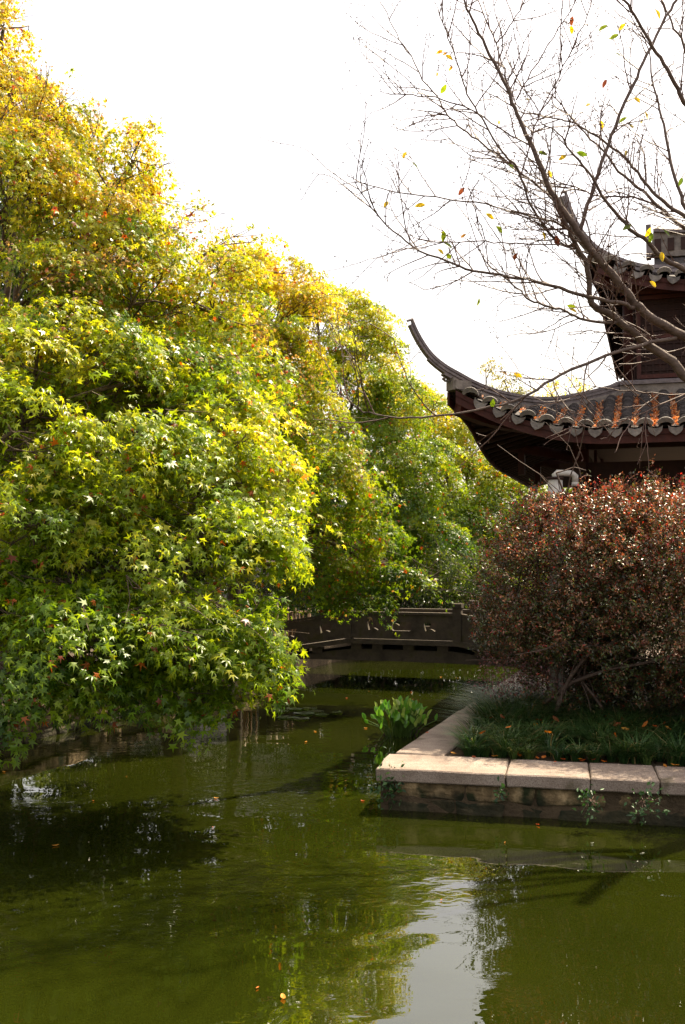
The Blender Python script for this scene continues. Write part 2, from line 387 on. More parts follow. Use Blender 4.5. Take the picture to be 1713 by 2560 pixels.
def stamp(tmpl, P, X, Y, Z, s):
    T, Fs = tmpl; n = len(P); g = np.random.default_rng(n)
    X = X*g.uniform(0.7, 1.12, (n, 1)); Z = Z*g.uniform(-0.4, 3.2, (n, 1))      # each leaf narrower or wider, flatter or more curled
    V = P[:, None, :]+s[:, None, None]*(T[None, :, 0:1]*X[:, None]+T[None, :, 1:2]*Y[:, None]+T[None, :, 2:3]*Z[:, None])
    FF = Fs[None]+(np.arange(n)*len(T))[:, None, None]
    return V.reshape(-1, 3), FF.reshape(-1, 3)
def frames(Yd, N):
    Y = nrm(Yd); Z = nrm(N-(N*Y).sum(-1, keepdims=True)*Y); X = np.cross(Y, Z); return X, Y, Z
def blobs_from_px(lst, sc=1.0):
    out = []
    for b in lst:
        px, py, D, rx, ry, rz = b[:6]
        c = at(px, py, D); out.append((c.x, c.y, c.z, rx*sc, ry*sc, rz*sc, b[6] if len(b) > 6 else 1.0))
    return np.array(out, np.float64)
def pads(blobs, rng, k, lo=0.3, under=0.45, layer=None):
    C, O, B = [], [], []
    for bi, (x, y, z, rx, ry, rz, den) in enumerate(blobs):
        n = max(3, int(k*den*(rx*ry+ry*rz+rx*rz)))
        d = nrm(rng.normal(size=(n*2, 3)))
        keep = (d[:, 2] > -0.35) | (rng.random(n*2) < under)
        d = d[keep][:n]
        r = rng.uniform(lo, 1.0, len(d))**0.5 * rng.uniform(0.88, 1.1, len(d))
        R = np.array([rx, ry, rz]); C.append(np.array([x, y, z])+d*R*r[:, None]); O.append(nrm(d/R)); B += [bi]*len(d)
    C, O, B = np.vstack(C), np.vstack(O), np.array(B)
    if layer is not None:                                  # boughs in tiers with gaps between them
        sc, zs, thr, amp = layer
        nz = np.array([mnoise.fractal(Vector((c[0]*sc+7, c[1]*sc, c[2]*zs)), 0.9, 2.0, 2) for c in C])
        k_ = (nz > thr) | (blobs[B, 5] < 0.3)
        C = C+O*(amp*np.clip(nz, -1, 1))[:, None]
        C, O, B = C[k_], O[k_], B[k_]
    return C, O, B
def pad_leaves(C, O, rng, n_per, R, lean=0.9, up=0.75, droop=0.35, thick=0.05, jn=0.45, jd=0.5):
    n = len(C); h = O.copy(); h[:, 2] *= 0.3; h = nrm(h+rng.normal(size=h.shape)*0.25)
    N = nrm(np.array([0, 0, up])+O*lean+rng.normal(size=O.shape)*0.22)
    T1 = nrm(h-(h*N).sum(-1, keepdims=True)*N); T2 = np.cross(N, T1)
    cnt = np.maximum(3, (n_per*rng.uniform(0.6, 1.35, n)).astype(int)); idx = np.repeat(np.arange(n), cnt); m = len(idx)
    Rr = R*rng.uniform(0.65, 1.3, n)
    rad = np.sqrt(rng.random(m)); ph = rng.random(m)*2*np.pi
    x = rad*np.cos(ph)*1.2; y = rad*np.sin(ph)*0.85; Ri = Rr[idx][:, None]
    P = C[idx]+Ri*(T1[idx]*x[:, None]+T2[idx]*y[:, None])+N[idx]*rng.normal(size=(m, 1))*thick
    P[:, 2] -= droop*Rr[idx]*rad**2
    rd = T1[idx]*x[:, None]+T2[idx]*y[:, None]
    Yd = T1[idx]*0.6+rd*0.7+np.array([0, 0, -0.4])+rng.normal(size=(m, 3))*jd
    Nn = N[idx]+rng.normal(size=(m, 3))*jn
    return P, Yd, Nn, idx
def palette(t, cols):
    cols = np.array(cols); t = np.clip(t, 0, 1)*(len(cols)-1); i = np.minimum(t.astype(int), len(cols)-2); f = (t-i)[:, None]
    return cols[i]*(1-f)+cols[i+1]*f
MAPLE = [(0.05, 0.12, 0.009), (0.14, 0.245, 0.013), (0.235, 0.325, 0.015), (0.42, 0.43, 0.028), (0.54, 0.45, 0.045)]
TIPS = {'orange': (0.5, 0.13, 0.02), 'rust': (0.28, 0.06, 0.02), 'tan': (0.5, 0.33, 0.17)}

def branch_path(a, b, rng, sag=0.12, n=7, wob=0.05):
    a, b = np.array(a), np.array(b); L = np.linalg.norm(b-a); pts = []
    off = rng.normal(size=3)*L*0.06
    for i in range(n):
        t = i/(n-1); p = a*(1-t)+b*t+off*math.sin(math.pi*t)
        p[2] += sag*L*math.sin(math.pi*t)
        if 0 < i < n-1: p += rng.normal(size=3)*wob*L/n*1.5
        pts.append(p)
    return pts

def maple(name, label, base, blob_px, seed, leaf, k, n_per, R, yellow, tmpl=STAR, tip=None, n_parts=0, trunk_r=0.16, lean=(0, 0), fork=0.4, group='maples along the left bank', cat='tree', pal=MAPLE, mat=M_MAPLE, twig_r=0.006, extra=None, sc=1.0, layer=(0.75, 1.9, -0.16, 0.3)):
    rng = np.random.default_rng(seed)
    bl = blobs_from_px(blob_px, sc)
    root = thing(name, base, label, cat, group)
    zc = bl[:, 2]; top = bl[:, :3][np.argmax(zc)]
    cen = bl[:, :3].mean(0)
    # trunk and limbs
    fk = np.array([base[0]+lean[0], base[1]+lean[1], base[2]+(zc.max()-base[2])*fork])
    tp = [np.array(base, float)*(1-t)+fk*t+np.array([math.sin(t*5)*0.06, math.cos(t*4)*0.05, 0]) for t in np.linspace(0, 1, 9)]
    tp[0][2] -= 0.15
    tr = MB(); tr.tube(tp, [trunk_r*(1.35 if i == 0 else 1.05-0.045*i) for i in range(9)], 10)
    tr.build('trunk', M_BARK, root, True)
    C, O, B = pads(bl, rng, k*1.25, layer=layer)
    # gaps in the boughs through which the house and fence show
    vx = F_PX*C[:, 0]/C[:, 1]+856; vy = 1400-F_PX*(C[:, 2]-2.5)/C[:, 1]
    gap = ((vx > 505) & (vx < 670) & (vy > 1405) & (vy < 1500)) | ((vx > 660) & (vx < 790) & (vy > 1490) & (vy < 1570))
    gap |= (vx > 700) & (vx < 1180) & (vy > 1525) & (vy < 1720) & (C[:, 1] < 20)
    gap &= (C[:, 1] > 9.0) & (C[:, 1] < 21.5)
    C, O, B = C[~gap], O[~gap], B[~gap]
    far_out = rng.random(len(C)) < 0.13                    # thin sprays that stand out from the mass
    C[far_out] += O[far_out]*rng.uniform(0.5, 1.4, (far_out.sum(), 1))*R
    n_per = np.where(far_out, n_per*0.22, n_per)
    for bi in range(len(bl)):
        lb = MB()
        c = bl[bi, :3]; s = tp[rng.integers(5, 9)]
        p = branch_path(s, c, rng, 0.1, 9); r0 = trunk_r*0.42
        lb.tube(p, np.linspace(r0, r0*0.3, 9), 6)
        sel = np.where(B == bi)[0]
        for q in sel[:22]:
            st = p[rng.integers(5, 9)]
            tw = branch_path(st, C[q]-O[q]*0.02, rng, 0.06, 5, 0.12)
            lb.tube(tw, np.linspace(twig_r*2.2, twig_r*0.6, 5), 4, False)
            for _ in range(2):
                e = C[q]+rng.normal(size=3)*np.array([R, R, R*0.3])*0.7
                lb.tube([tw[3], (tw[3]+e)/2+rng.normal(size=3)*0.03, e], [twig_r, twig_r*0.8, twig_r*0.4], 3, False)
        lb.build('limb', M_BARK, root, True)
    P, Yd, Nn, idx = pad_leaves(C, O, rng, n_per, R)
    X, Y, Z = frames(Yd, Nn)
    s = leaf*rng.uniform(0.45, 1.2, len(P))
    zn = (C[:, 2]-bl[:, 2].min())/max(0.1, np.ptp(bl[:, 2]))
    py = yellow[0]+(yellow[1]-yellow[0])*zn+rng.normal(size=len(C))*0.13
    t = py[idx]+rng.normal(size=len(P))*0.1
    col = palette(t, pal)*rng.uniform(0.75, 1.25, (len(P), 1))
    u = rng.random(len(P))
    for key, pr in (tip or {}).items():
        msk = u < pr; u = np.where(msk, 9, u-pr); col[msk] = np.array(TIPS[key])*rng.uniform(0.6, 1.2, (msk.sum(), 1))
    if extra: extra(rng, C, idx, col, s)
    keep = np.ones(len(P), bool)
    if n_parts:
        # the leaves that show largest: nearest one in each small patch of the view
        vx = F_PX*P[:, 0]/P[:, 1]; vy = F_PX*(P[:, 2]-2.5)/P[:, 1]
        fr = (np.abs(vx) < 850) & (vy > -1100) & (vy < 1400) & (np.abs(Z[:, 1]) > 0.25)
        cell = (np.floor(vx/26)*1000+np.floor(vy/26)).astype(np.int64)
        od = np.argsort(P[:, 1]); od = od[fr[od]]
        _, first = np.unique(cell[od], return_index=True)
        cand = od[first]; rng.shuffle(cand); cand = cand[:n_parts]
        keep[cand] = False
        vs = []
        for q in range(10):
            c = palette(np.array([yellow[0]*(1-q/9)+yellow[1]*(q/9)]), pal)[0]
            if q == 9: c = np.array(TIPS['orange'])
            vs.append(mesh_np('leaf', tmpl[0], tmpl[1], mat, np.tile(c, (len(tmpl[0]), 1))))
        for i in cand:
            tt = (t[i]-yellow[0])/max(0.05, yellow[1]-yellow[0]); q = int(np.clip(tt*8, 0, 8))
            if rng.random() < 0.012: q = 9
            M = Matrix([(X[i, r]*s[i], Y[i, r]*s[i], Z[i, r]*s[i], P[i, r]) for r in range(3)]+[(0, 0, 0, 1)])
            obj('leaf', vs[q], root, M)
    V, Fs = stamp(tmpl, P[keep], X[keep], Y[keep], Z[keep], s[keep])
    me = mesh_np('crown', V, Fs, mat, np.repeat(col[keep], len(tmpl[0]), 0))
    tag(obj('crown', me, root), kind='stuff')
    return root

# ------------------------------------------------------------------ the maples
def dry_top(frac, zmin):
    def f(rng, C, idx, col, s):
        sel = (rng.random(len(C)) < frac) & (C[:, 2] > zmin)
        m = sel[idx]; col[m] = np.array(TIPS['tan'])*rng.uniform(0.5, 1.15, (m.sum(), 1)); s[m] *= 0.55
    return f
maple('maple_tree', 'near green maple whose boughs droop low over the pond', (-5.8, 11.8, ZB-0.05), [
    (640, 1590, 9.5, .36, .5, .36), (590, 1660, 9.4, .38, .45, .3), (480, 1620, 9.3, .6, .6, .42), (330, 1590, 9.0, .65, .7, .45), (160, 1550, 8.8, .7, .7, .5),
    (0, 1580, 8.8, .6, .6, .55), (15, 1795, 8.8, .24, .25, .17), (210, 1700, 8.9, .5, .4, .26), (380, 1700, 9.2, .36, .35, .22), (510, 1755, 9.3, .17, .2, .2),
    (90, 1680, 8.7, .4, .4, .22),
    (560, 1340, 10, .65, .7, .38), (680, 1370, 10.6, .36, .5, .26), (350, 1360, 9.6, .9, .8, .55), (110, 1320, 9.2, .9, .9, .65), (250, 1130, 9.9, 1, 1, .65),
    (460, 1170, 10.3, .8, .8, .55), (30, 1080, 9.6, .85, .9, .65), (640, 1220, 11, .5, .6, .42), (430, 1490, 9.9, .5, .5, .3), (280, 1700, 9.1, .4, .4, .18), (620, 1560, 9.5, .45, .45, .3), (200, 1460, 9.5, .7, .6, .38), (360, 1490, 9.7, .6, .5, .3), (50, 1450, 9.2, .7, .6, .4), (190, 1490, 9.1, .6, .5, .28), (330, 1480, 9.2, .5, .5, .28), (440, 1560, 9.3, .5, .5, .28), (90, 940, 10.3, .8, .8, .6, .6), (310, 960, 10.6, .8, .8, .55, .6), (520, 1040, 11, .7, .7, .5, .6), (640, 1090, 11.6, .5, .6, .4, .6)],
    3, 0.076, 26, 125, 0.30, (0.24, 0.56), tip={'orange': 0.008, 'rust': 0.008}, n_parts=300, lean=(0.5, -0.6))
maple('maple_tree', 'tall yellowing maple at the photo\'s left edge reaching the top of the picture', (-5.4, 14.6, ZB-0.05), [
    (10, 70, 13, .36, .6, .5), (20, 230, 13, .5, .8, .5), (160, 290, 12.6, .55, .7, .42), (120, 380, 12.5, .7, .8, .55), (330, 400, 12.6, .5, .6, .42), (270, 470, 12.4, .6, .7, .5), (60, 480, 12, .9, 1, .7),
    (250, 600, 12, 1, 1, .6), (440, 580, 12.8, .7, .8, .45), (540, 620, 13.2, .48, .6, .45), (100, 720, 11.5, 1, 1, .8), (330, 760, 11.8, 1, 1, .75), (530, 780, 12.5, .85, .9, .65),
    (30, 900, 11, .9, 1, .75), (230, 930, 11, 1, 1, .7), (430, 960, 11.5, .85, .9, .7), (600, 940, 12.6, .7, .8, .6)],
    5, 0.064, 27, 120, 0.31, (0.44, 0.97), tmpl=LITE, tip={'orange': 0.02, 'rust': 0.012, 'tan': 0.03}, n_parts=300, lean=(0.4, -0.4), fork=0.35, extra=dry_top(0.14, 5.0))
maple('maple_tree', 'yellow maple with dry tan seed sprays leaning behind the near green maple', (-3.3, 18.6, ZB-0.05), [
    (590, 610, 16.3, .6, .8, .3), (670, 690, 16, .65, .9, .6), (740, 790, 16, .6, .9, .55), (560, 850, 15.5, .9, 1, .9), (680, 930, 15.5, 1.0, 1, .8),
    (770, 1060, 16, .85, 1, .7), (600, 1130, 15, .9, 1, .8), (810, 1200, 16.5, .9, 1, .75), (690, 1290, 15.5, .95, 1, .65), (850, 1340, 17, .95, 1, .5),
    (970, 1440, 17.6, .62, .7, .22), (800, 1430, 17, .9, .9, .38), (900, 1490, 17.3, .6, .6, .16)],
    7, 0.068, 23, 190, 0.34, (0.22, 0.9), tmpl=TRI, tip={'orange': 0.02, 'rust': 0.015, 'tan': 0.03}, n_parts=300, trunk_r=0.18, lean=(0.6, -0.6), extra=dry_top(0.18, 5.2))
maple('maple_tree', 'rounded green-gold maple standing behind the stone bridge', (-0.4, 29.0, ZB-0.05), [
    (790, 770, 26.5, 0.86, 1.23, 0.68), (880, 810, 27.0, 1.04, 1.23, 0.86), (930, 900, 27.0, 1.04, 1.23, 0.98), (850, 950, 26.0, 1.36, 1.36, 1.11), (980, 1010, 27.0, 1.04, 1.35, 0.98), (900, 1120, 27.0, 1.47, 1.47, 1.10),
    (1030, 1160, 28.0, 1.22, 1.46, 0.97), (960, 1280, 28.0, 1.58, 1.46, 1.10), (1070, 1370, 29.0, 1.33, 1.45, 0.85), (860, 1380, 27.5, 1.47, 1.47, 0.98)],
    9, 0.085, 15, 170, 0.42, (0.12, 0.66), tmpl=TRI, tip={'orange': 0.02}, trunk_r=0.2, lean=(0.4, -0.8))
maple('maple_tree', 'farthest gold maple seen between the bridge and the roof corner', (4.0, 33.5, ZB-0.05), [
    (1000, 1010, 32.0, 1.12, 1.35, 0.90), (1070, 1050, 31.5, 1.35, 1.46, 1.01), (1170, 1090, 31.5, 1.46, 1.46, 1.01), (1080, 1180, 31.5, 1.57, 1.57, 1.12), (1200, 1230, 32.0, 1.57, 1.57, 1.12), (1110, 1310, 31.5, 1.69, 1.57, 1.12),
    (1270, 1190, 33.0, 1.34, 1.45, 1.01), (1250, 1340, 32.5, 1.68, 1.57, 1.12), (1140, 1410, 31.5, 1.57, 1.46, 0.79), (1330, 1320, 33.5, 1.68, 1.56, 1.12)],
    11, 0.1, 11, 125, 0.5, (0.12, 0.7), tmpl=TRI, tip={'orange': 0.03}, trunk_r=0.2, lean=(0.2, -0.5))
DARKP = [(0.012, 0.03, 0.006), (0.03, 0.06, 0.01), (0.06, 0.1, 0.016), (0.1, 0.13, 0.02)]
for seed, bs, lb, bl_ in [  # added trees: dark depth between maple leaves, sky blocked out of the water
    (81, (-5.9, 17.3, ZB-.05), 'added dark evergreen tree blocking the sky behind the tall yellowing maple', [(0, 450, 17, 1.2, 1, 1.2), (40, 700, 17, 1.6, 1.2, 1.4), (-60, 950, 17, 1.6, 1.2, 1.4), (100, 1000, 17, 1.6, 1.2, 1.3), (0, 1250, 17, 1.8, 1.2, 1.2), (130, 1350, 17, 1.5, 1.2, .9)]),
    (82, (-4.2, 19.0, ZB-.05), 'added dark evergreen tree blocking the sky behind the middle of the maples', [(280, 680, 18.5, 1.2, 1, 1), (330, 880, 18.5, 1.5, 1.2, 1.2), (250, 1100, 18.5, 1.6, 1.2, 1.2), (400, 1200, 18.5, 1.5, 1.2, 1), (300, 1380, 18.5, 1.6, 1, .8)]),
    (83, (-2.3, 21.0, ZB-.05), 'added dark evergreen tree blocking the sky behind the maple with tan seed sprays', [(540, 850, 20.5, 1.2, 1, 1), (620, 1000, 20.5, 1.4, 1.2, 1.1), (520, 1150, 20.5, 1.5, 1.2, 1.1), (690, 1200, 20.5, 1.4, 1.1, 1), (610, 1300, 20.5, 1.4, 1, .7)])]:
    maple('evergreen_tree', lb, bs, bl_, seed, 0.18, 12, 75, 0.5, (0.1, 0.7), tmpl=QUAD, group='evergreens added to block sky behind the maples', pal=DARKP, fork=0.4, layer=None)
# things farther off, seen above the roof and between the trunks
DARKP = [(0.012, 0.03, 0.006), (0.03, 0.06, 0.01), (0.06, 0.1, 0.016), (0.1, 0.13, 0.02)]
PINEP = [(0.06, 0.085, 0.035), (0.1, 0.13, 0.05), (0.15, 0.17, 0.07), (0.22, 0.2, 0.09)]
maple('evergreen_tree', 'hazy grey-green tree top showing just above the roof ridge', (8.0, 45, ZB-0.05), [
    (1215, 925, 45, .6, .7, .7), (1260, 950, 45, .9, 1, .8), (1200, 985, 45, 1.2, 1, .9), (1310, 990, 45, .9, 1, .7), (1250, 1040, 45, 1.8, 1.5, 1.2), (1270, 1150, 45, 2, 2, 1.5)],
    13, 0.14, 5, 60, 0.5, (0.1, 0.9), tmpl=QUAD, group='far trees beyond the pavilion', pal=PINEP, fork=0.7)
maple('broadleaf_tree', 'hazy yellow-green tree top behind the middle of the roof ridge', (10.4, 47, ZB-0.05), [
    (1420, 970, 47, .9, 1, .7), (1370, 1000, 47, 1.1, 1, .7), (1460, 1010, 47, 1.2, 1, .8), (1410, 1080, 47, 1.8, 1.5, 1.2)],
    15, 0.14, 4, 60, 0.5, (0.4, 0.8), tmpl=QUAD, group='far trees beyond the pavilion', fork=0.7)
for i, (px, D, lb) in enumerate([(840, 26.2, 'dark clipped shrub behind the left post of the bridge'), (960, 27, 'dark clipped shrub behind the middle of the bridge'),
                                 (1080, 26.8, 'dark clipped shrub behind the right post of the bridge'), (1210, 26, 'dark clipped shrub between the bridge and the purple hedge')]):
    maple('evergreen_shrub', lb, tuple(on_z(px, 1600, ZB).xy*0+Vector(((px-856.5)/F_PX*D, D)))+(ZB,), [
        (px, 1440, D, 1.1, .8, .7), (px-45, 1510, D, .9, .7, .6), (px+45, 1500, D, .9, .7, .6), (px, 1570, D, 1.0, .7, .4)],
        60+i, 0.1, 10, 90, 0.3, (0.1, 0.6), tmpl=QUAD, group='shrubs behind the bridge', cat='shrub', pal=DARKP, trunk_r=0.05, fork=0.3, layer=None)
maple('evergreen_hedge', 'long dark clipped hedge closing the view behind the bridge', (2.5, 30.5, ZB-.05), [
    (x, 1480, 30.5, .9, .5, .95) for x in range(640, 1440, 62)], 58, 0.12, 12, 60, 0.34, (0.2, 0.9), tmpl=QUAD, group='shrubs behind the bridge', cat='hedge', pal=DARKP, trunk_r=0.06, fork=0.3, layer=None)
for i, (px, D, lb) in enumerate([(60, 16.5, 'dark shrub added against reflected sky on the bank under the tall yellowing maple'), (300, 18.0, 'dark shrub added against reflected sky on the bank behind the drooping green boughs'), (455, 19.4, 'dark shrub added against reflected sky on the bank beside the maple trunk'), (250, 21, 'dark shrub in the shade behind the near maple at far left'), (430, 22.5, 'dark shrub in the shade left of the white house wall'), (700, 24.2, 'dark shrub just behind the bamboo fence')]):  # first three added to keep bright sky out of the water's reflection
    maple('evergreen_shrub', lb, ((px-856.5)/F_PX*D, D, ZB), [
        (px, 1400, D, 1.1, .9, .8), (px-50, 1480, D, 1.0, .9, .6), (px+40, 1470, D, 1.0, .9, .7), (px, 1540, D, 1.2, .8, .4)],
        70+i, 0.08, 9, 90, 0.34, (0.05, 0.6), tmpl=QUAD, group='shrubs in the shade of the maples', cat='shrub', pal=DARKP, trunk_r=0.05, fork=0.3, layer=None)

def far_wood():
    rng = np.random.default_rng(99)
    bl = np.array([(x+rng.normal()*0.8, rng.uniform(37, 42), rng.uniform(1.0, 5.0), rng.uniform(1.8, 3), 1.8, rng.uniform(1.4, 2.4), 0.6) for x in np.linspace(-26, 26, 34)])
    C, O, B = pads(bl, rng, 2.4)
    P, Yd, Nn, idx = pad_leaves(C, O, rng, 60, 0.8)
    X, Y, Z = frames(Yd, Nn); s = 0.42*rng.uniform(0.6, 1.2, len(P))
    col = palette(rng.normal(size=len(C))[idx]*0.25+0.45, DARKP+[(0.2, 0.2, 0.03)])
    V, Fs = stamp(QUAD, P, X, Y, Z, s)
    tag(obj('far_wood', mesh_np('far_wood', V, Fs, M_MAPLE, np.repeat(col, 4, 0))), 'mass of mixed trees closing the view far behind', 'wood', kind='stuff')
far_wood()

# ------------------------------------------------------------------ white house and bamboo fence in the shade
def house():
    c = at(560, 1440, 25.5); c.z = ZB-0.05
    root = thing('garden_house', c, 'white-walled garden house half hidden behind the maples', 'house')
    ux, uy = Vector((0.94, -0.34, 0)), Vector((0.34, 0.94, 0))
    def P(a, b, z): return c+ux*a+uy*b+Vector((0, 0, z))
    w = MB()
    for (a0, a1, z0, z1) in [(-3.2, 0.32, 0, 2.9), (0.70, 1.3, 0, 2.9), (0.32, 0.70, 2.2, 2.9)]:
        w.box(P((a0+a1)/2, 0, (z0+z1)/2), ux*(a1-a0)/2, uy*0.1, Vector((0, 0, (z1-z0)/2)))
    w.box(P(-0.95, 3.0, 1.45), ux*2.25, uy*0.1, Vector((0, 0, 1.45)))
    w.box(P(-3.1, 1.5, 1.45), ux*0.1, uy*1.4, Vector((0, 0, 1.45))); w.box(P(1.2, 1.5, 1.45), ux*0.1, uy*1.4, Vector((0, 0, 1.45)))
    w.build('wall', M_WHITE, root)
    d = MB().box(P(0.51, 0.06, 1.1), ux*0.18, uy*0.02, Vector((0, 0, 1.08))); d.build('door', M_GLASS, root)
    r = MB().add([P(-3.8, -.8, 2.85), P(1.9, -.8, 2.85), P(1.9, 1.5, 4.1), P(-3.8, 1.5, 4.1), P(-3.8, 3.8, 2.85), P(1.9, 3.8, 2.85),
                  P(-3.8, -.8, 2.7), P(1.9, -.8, 2.7), P(1.9, 3.8, 2.7), P(-3.8, 3.8, 2.7)],
                 [(0, 1, 2, 3), (3, 2, 5, 4), (6, 7, 1, 0), (4, 5, 8, 9), (6, 9, 8, 7), (0, 3, 4, 9, 6), (1, 7, 8, 5, 2)])
    r.build('roof', M_TILE, root)
    for a in (-3.0, -1.4, 0.24, 0.78):
        MB().tube([P(a, -0.16, 0), P(a, -0.16, 2.7)], 0.055, 8).build('post', M_WOODD, root)
house()
def bamboo_fence():
    a, b = at(610, 1560, 21.6), at(768, 1560, 22.0); a.z = b.z = ZB-0.03
    root = thing('bamboo_fence', a, 'low brown bamboo fence on the bank left of the bridge', 'fence')
    d = (b-a); L = d.length; d.normalize(); rr = random.Random(4)
    for z in (0.35, 0.95):
        MB().tube([a+d*(-0.1)+Vector((0, 0, z)), b+d*0.1+Vector((0, 0, z+0.02))], 0.025, 7).build('rail', M_BAMBOO, root, True)
    n = 17
    for i in range(n):
        p = a+d*(L*i/(n-1)); t = rr.uniform(-.03, .03)
        MB().tube([p, p+d*t+Vector((0, 0, 0.98+rr.uniform(0, .12)))], 0.018, 6).build('bamboo_cane', M_BAMBOO, root, True)
    for k in (0.0, 0.5, 1.0):
        p = a+d*(L*k)+Vector((0.02, 0.05, 0)); MB().tube([p, p+Vector((0.03*(k > .9), 0, 1.12))], 0.035, 8).build('post', M_BAMBOO, root, True)
bamboo_fence()

# ------------------------------------------------------------------ stone bridge
def bridge():
    bu, bv = Vector((0.94, -0.342, 0)), Vector((0.342, 0.94, 0))
    c = Vector((1.17, 20.0, 0))
    root = thing('stone_bridge', c, 'low arched stone bridge with carved openings in its railing', 'bridge')
    def P(a, b, z): return c+bu*a+bv*b+Vector((0, 0, z))
    half = 1.14; end = 3.1; W2 = 1.7
    prof = lambda a: 0.90 if abs(a) <= half else 0.90-(abs(a)-half)*0.16
    xs = [-end, -half, half, end]
    dk = MB()
    for x0, x1 in zip(xs, xs[1:]):
        z0, z1 = prof(x0), prof(x1)
        V = [P(x0, -0.06, z0-.09), P(x1, -0.06, z1-.09), P(x1, -0.06, z1), P(x0, -0.06, z0), P(x0, W2, z0-.09), P(x1, W2, z1-.09), P(x1, W2, z1), P(x0, W2, z0)]
        m = MB().add(V, [(0, 1, 2, 3), (5, 4, 7, 6), (3, 2, 6, 7), (1, 0, 4, 5), (0, 3, 7, 4), (2, 1, 5, 6)]); m.build('deck_slab', M_BRIDGE, root)
    # beam under the ledge with a shallow arch, and bearing blocks between
    n = 12; V = []; F = []
    for i in range(n+1):
        a = -end+2*end*i/n; zt = prof(a)-.20; zb = 0.47-0.05*(abs(a)/end)**2.2
        V += [P(a, 0.04, zb), P(a, 0.04, zt), P(a, W2-.1, zt), P(a, W2-.1, zb)]
    for i in range(n):
        for k in range(4): F.append((i*4+k, i*4+(k+1) % 4, (i+1)*4+(k+1) % 4, (i+1)*4+k))
    F += [(0, 1, 2, 3), (n*4+3, n*4+2, n*4+1, n*4)]
    MB().add(V, F).build('arch_beam', M_BRIDGE, root)
    for a in (-2.5, -1.8, -0.95, -0.5, 0.15, 0.85, 1.6, 2.4):
        z = prof(a)-.145; MB().box(P(a, 0.06, z), bu*0.11, bv*0.06, Vector((0, 0, 0.054))).build('bearing_block', M_BRIDGE, root)
    for side, b0 in ((0, 0.03), (1, W2-0.17)):
        for a in (-half-0.0, half+0.0, -end+0.08, end-0.08):
            z = prof(a)
            p = MB().box(P(a, b0+.05, z+.33), bu*0.085, bv*0.085, Vector((0, 0, .33))).build('post', M_BRIDGE, root)
            MB().box(P(a, b0+.05, z+.70), bu*0.1, bv*0.1, Vector((0, 0, .04))).build('post_cap', M_BRIDGE, p)
        # middle panel with three openings
        def panel(a0, a1, hole_list):
            bm = bmesh.new(); es = []
            H = 0.49
            def loop(pts):
                vs = [bm.verts.new((x, 0, y)) for x, y in pts]
                return [bm.edges.new((vs[i], vs[(i+1) % len(vs)])) for i in range(len(vs))]
            L = a1-a0
            es += loop([(0, 0), (L, 0), (L, H), (0, H)])
            for h in hole_list: es += loop(h)
            bmesh.ops.triangle_fill(bm, use_beauty=True, edges=es)
            ret = bmesh.ops.extrude_face_region(bm, geom=bm.faces[:])
            for v in [g for g in ret['geom'] if isinstance(g, bmesh.types.BMVert)]: v.co.y += 0.1
            bmesh.ops.recalc_face_normals(bm, faces=bm.faces)
            z0, z1 = prof(a0), prof(a1)
            for v in bm.verts:
                x, y, z = v.co; v.co = P(a0+x, b0+y, z+.012+z0+(z1-z0)*x/L)
            me = bpy.data.meshes.new('railing_panel'); bm.to_mesh(me); bm.free(); me.materials.append(M_BRIDGE)
            o = obj('railing_panel', me, root)
            r = MB()
            for e in (-1,):
                r.add([P(a0, b0-.02, z0+.505), P(a1, b0-.02, z1+.505), P(a1, b0+.12, z1+.505), P(a0, b0+.12, z0+.505), P(a0, b0-.02, z0+.555), P(a1, b0-.02, z1+.555), P(a1, b0+.12, z1+.555), P(a0, b0+.12, z0+.555)],
                      [(0, 1, 5, 4), (1, 2, 6, 5), (2, 3, 7, 6), (3, 0, 4, 7), (4, 5, 6, 7), (3, 2, 1, 0)])
            r.build('handrail', M_BRIDGE, o)
        def fan(cx): return [(cx-.155, .34), (cx-.10, .17)]+[(cx-.085+.17*i/6, .17+.045*math.sin(math.pi*i/6)) for i in range(1, 6)]+[(cx+.10, .17), (cx+.155, .34)]
        def rect(cx): return [(cx-.21, .20), (cx-.18, .17), (cx+.18, .17), (cx+.21, .20), (cx+.21, .32), (cx+.18, .35), (cx-.18, .35), (cx-.21, .32)]
        m = half-.087
        panel(-m, m, [fan(0.46), rect(m), fan(2*m-0.46)])
        panel(-end+.17, -half-.087, [fan(0.5), fan(1.3)]); panel(half+.087, end-.17, [fan(0.5), fan(1.3)])
bridge()

# ------------------------------------------------------------------ pavilion
TH = math.radians(17.5)
PU, PV = Vector((math.cos(TH), -math.sin(TH), 0)), Vector((math.sin(TH), math.cos(TH), 0))
PO = Vector((1.55, 13.3, 0))
def PP(a, b, z): return PO+PU*a+PV*b+Vector((0, 0, z))
HD = (PU+PV).normalized()                       # hip direction in plan
HS = Vector((HD.y, -HD.x, 0))                   # horizontal side of the hip
def tile_mesh():
    m = MB(); n = 6; R, r, L = 0.082, 0.066, 0.19; V = []
    for y in (0, L):
        k = 1.0 if y == 0 else 0.88
        for rad in (R, r):
            for i in range(n+1):
                t = math.pi*i/n; V.append((math.cos(t)*rad*k, y, math.sin(t)*rad*k))
    q = n+1; F = []
    for i in range(n):
        F += [(i, i+1, 2*q+i+1, 2*q+i), (q+i+1, q+i, i, i+1)[::-1], (q+i, q+i+1, 3*q+i+1, 3*q+i)[::-1]]
    m.add(V, F); return m
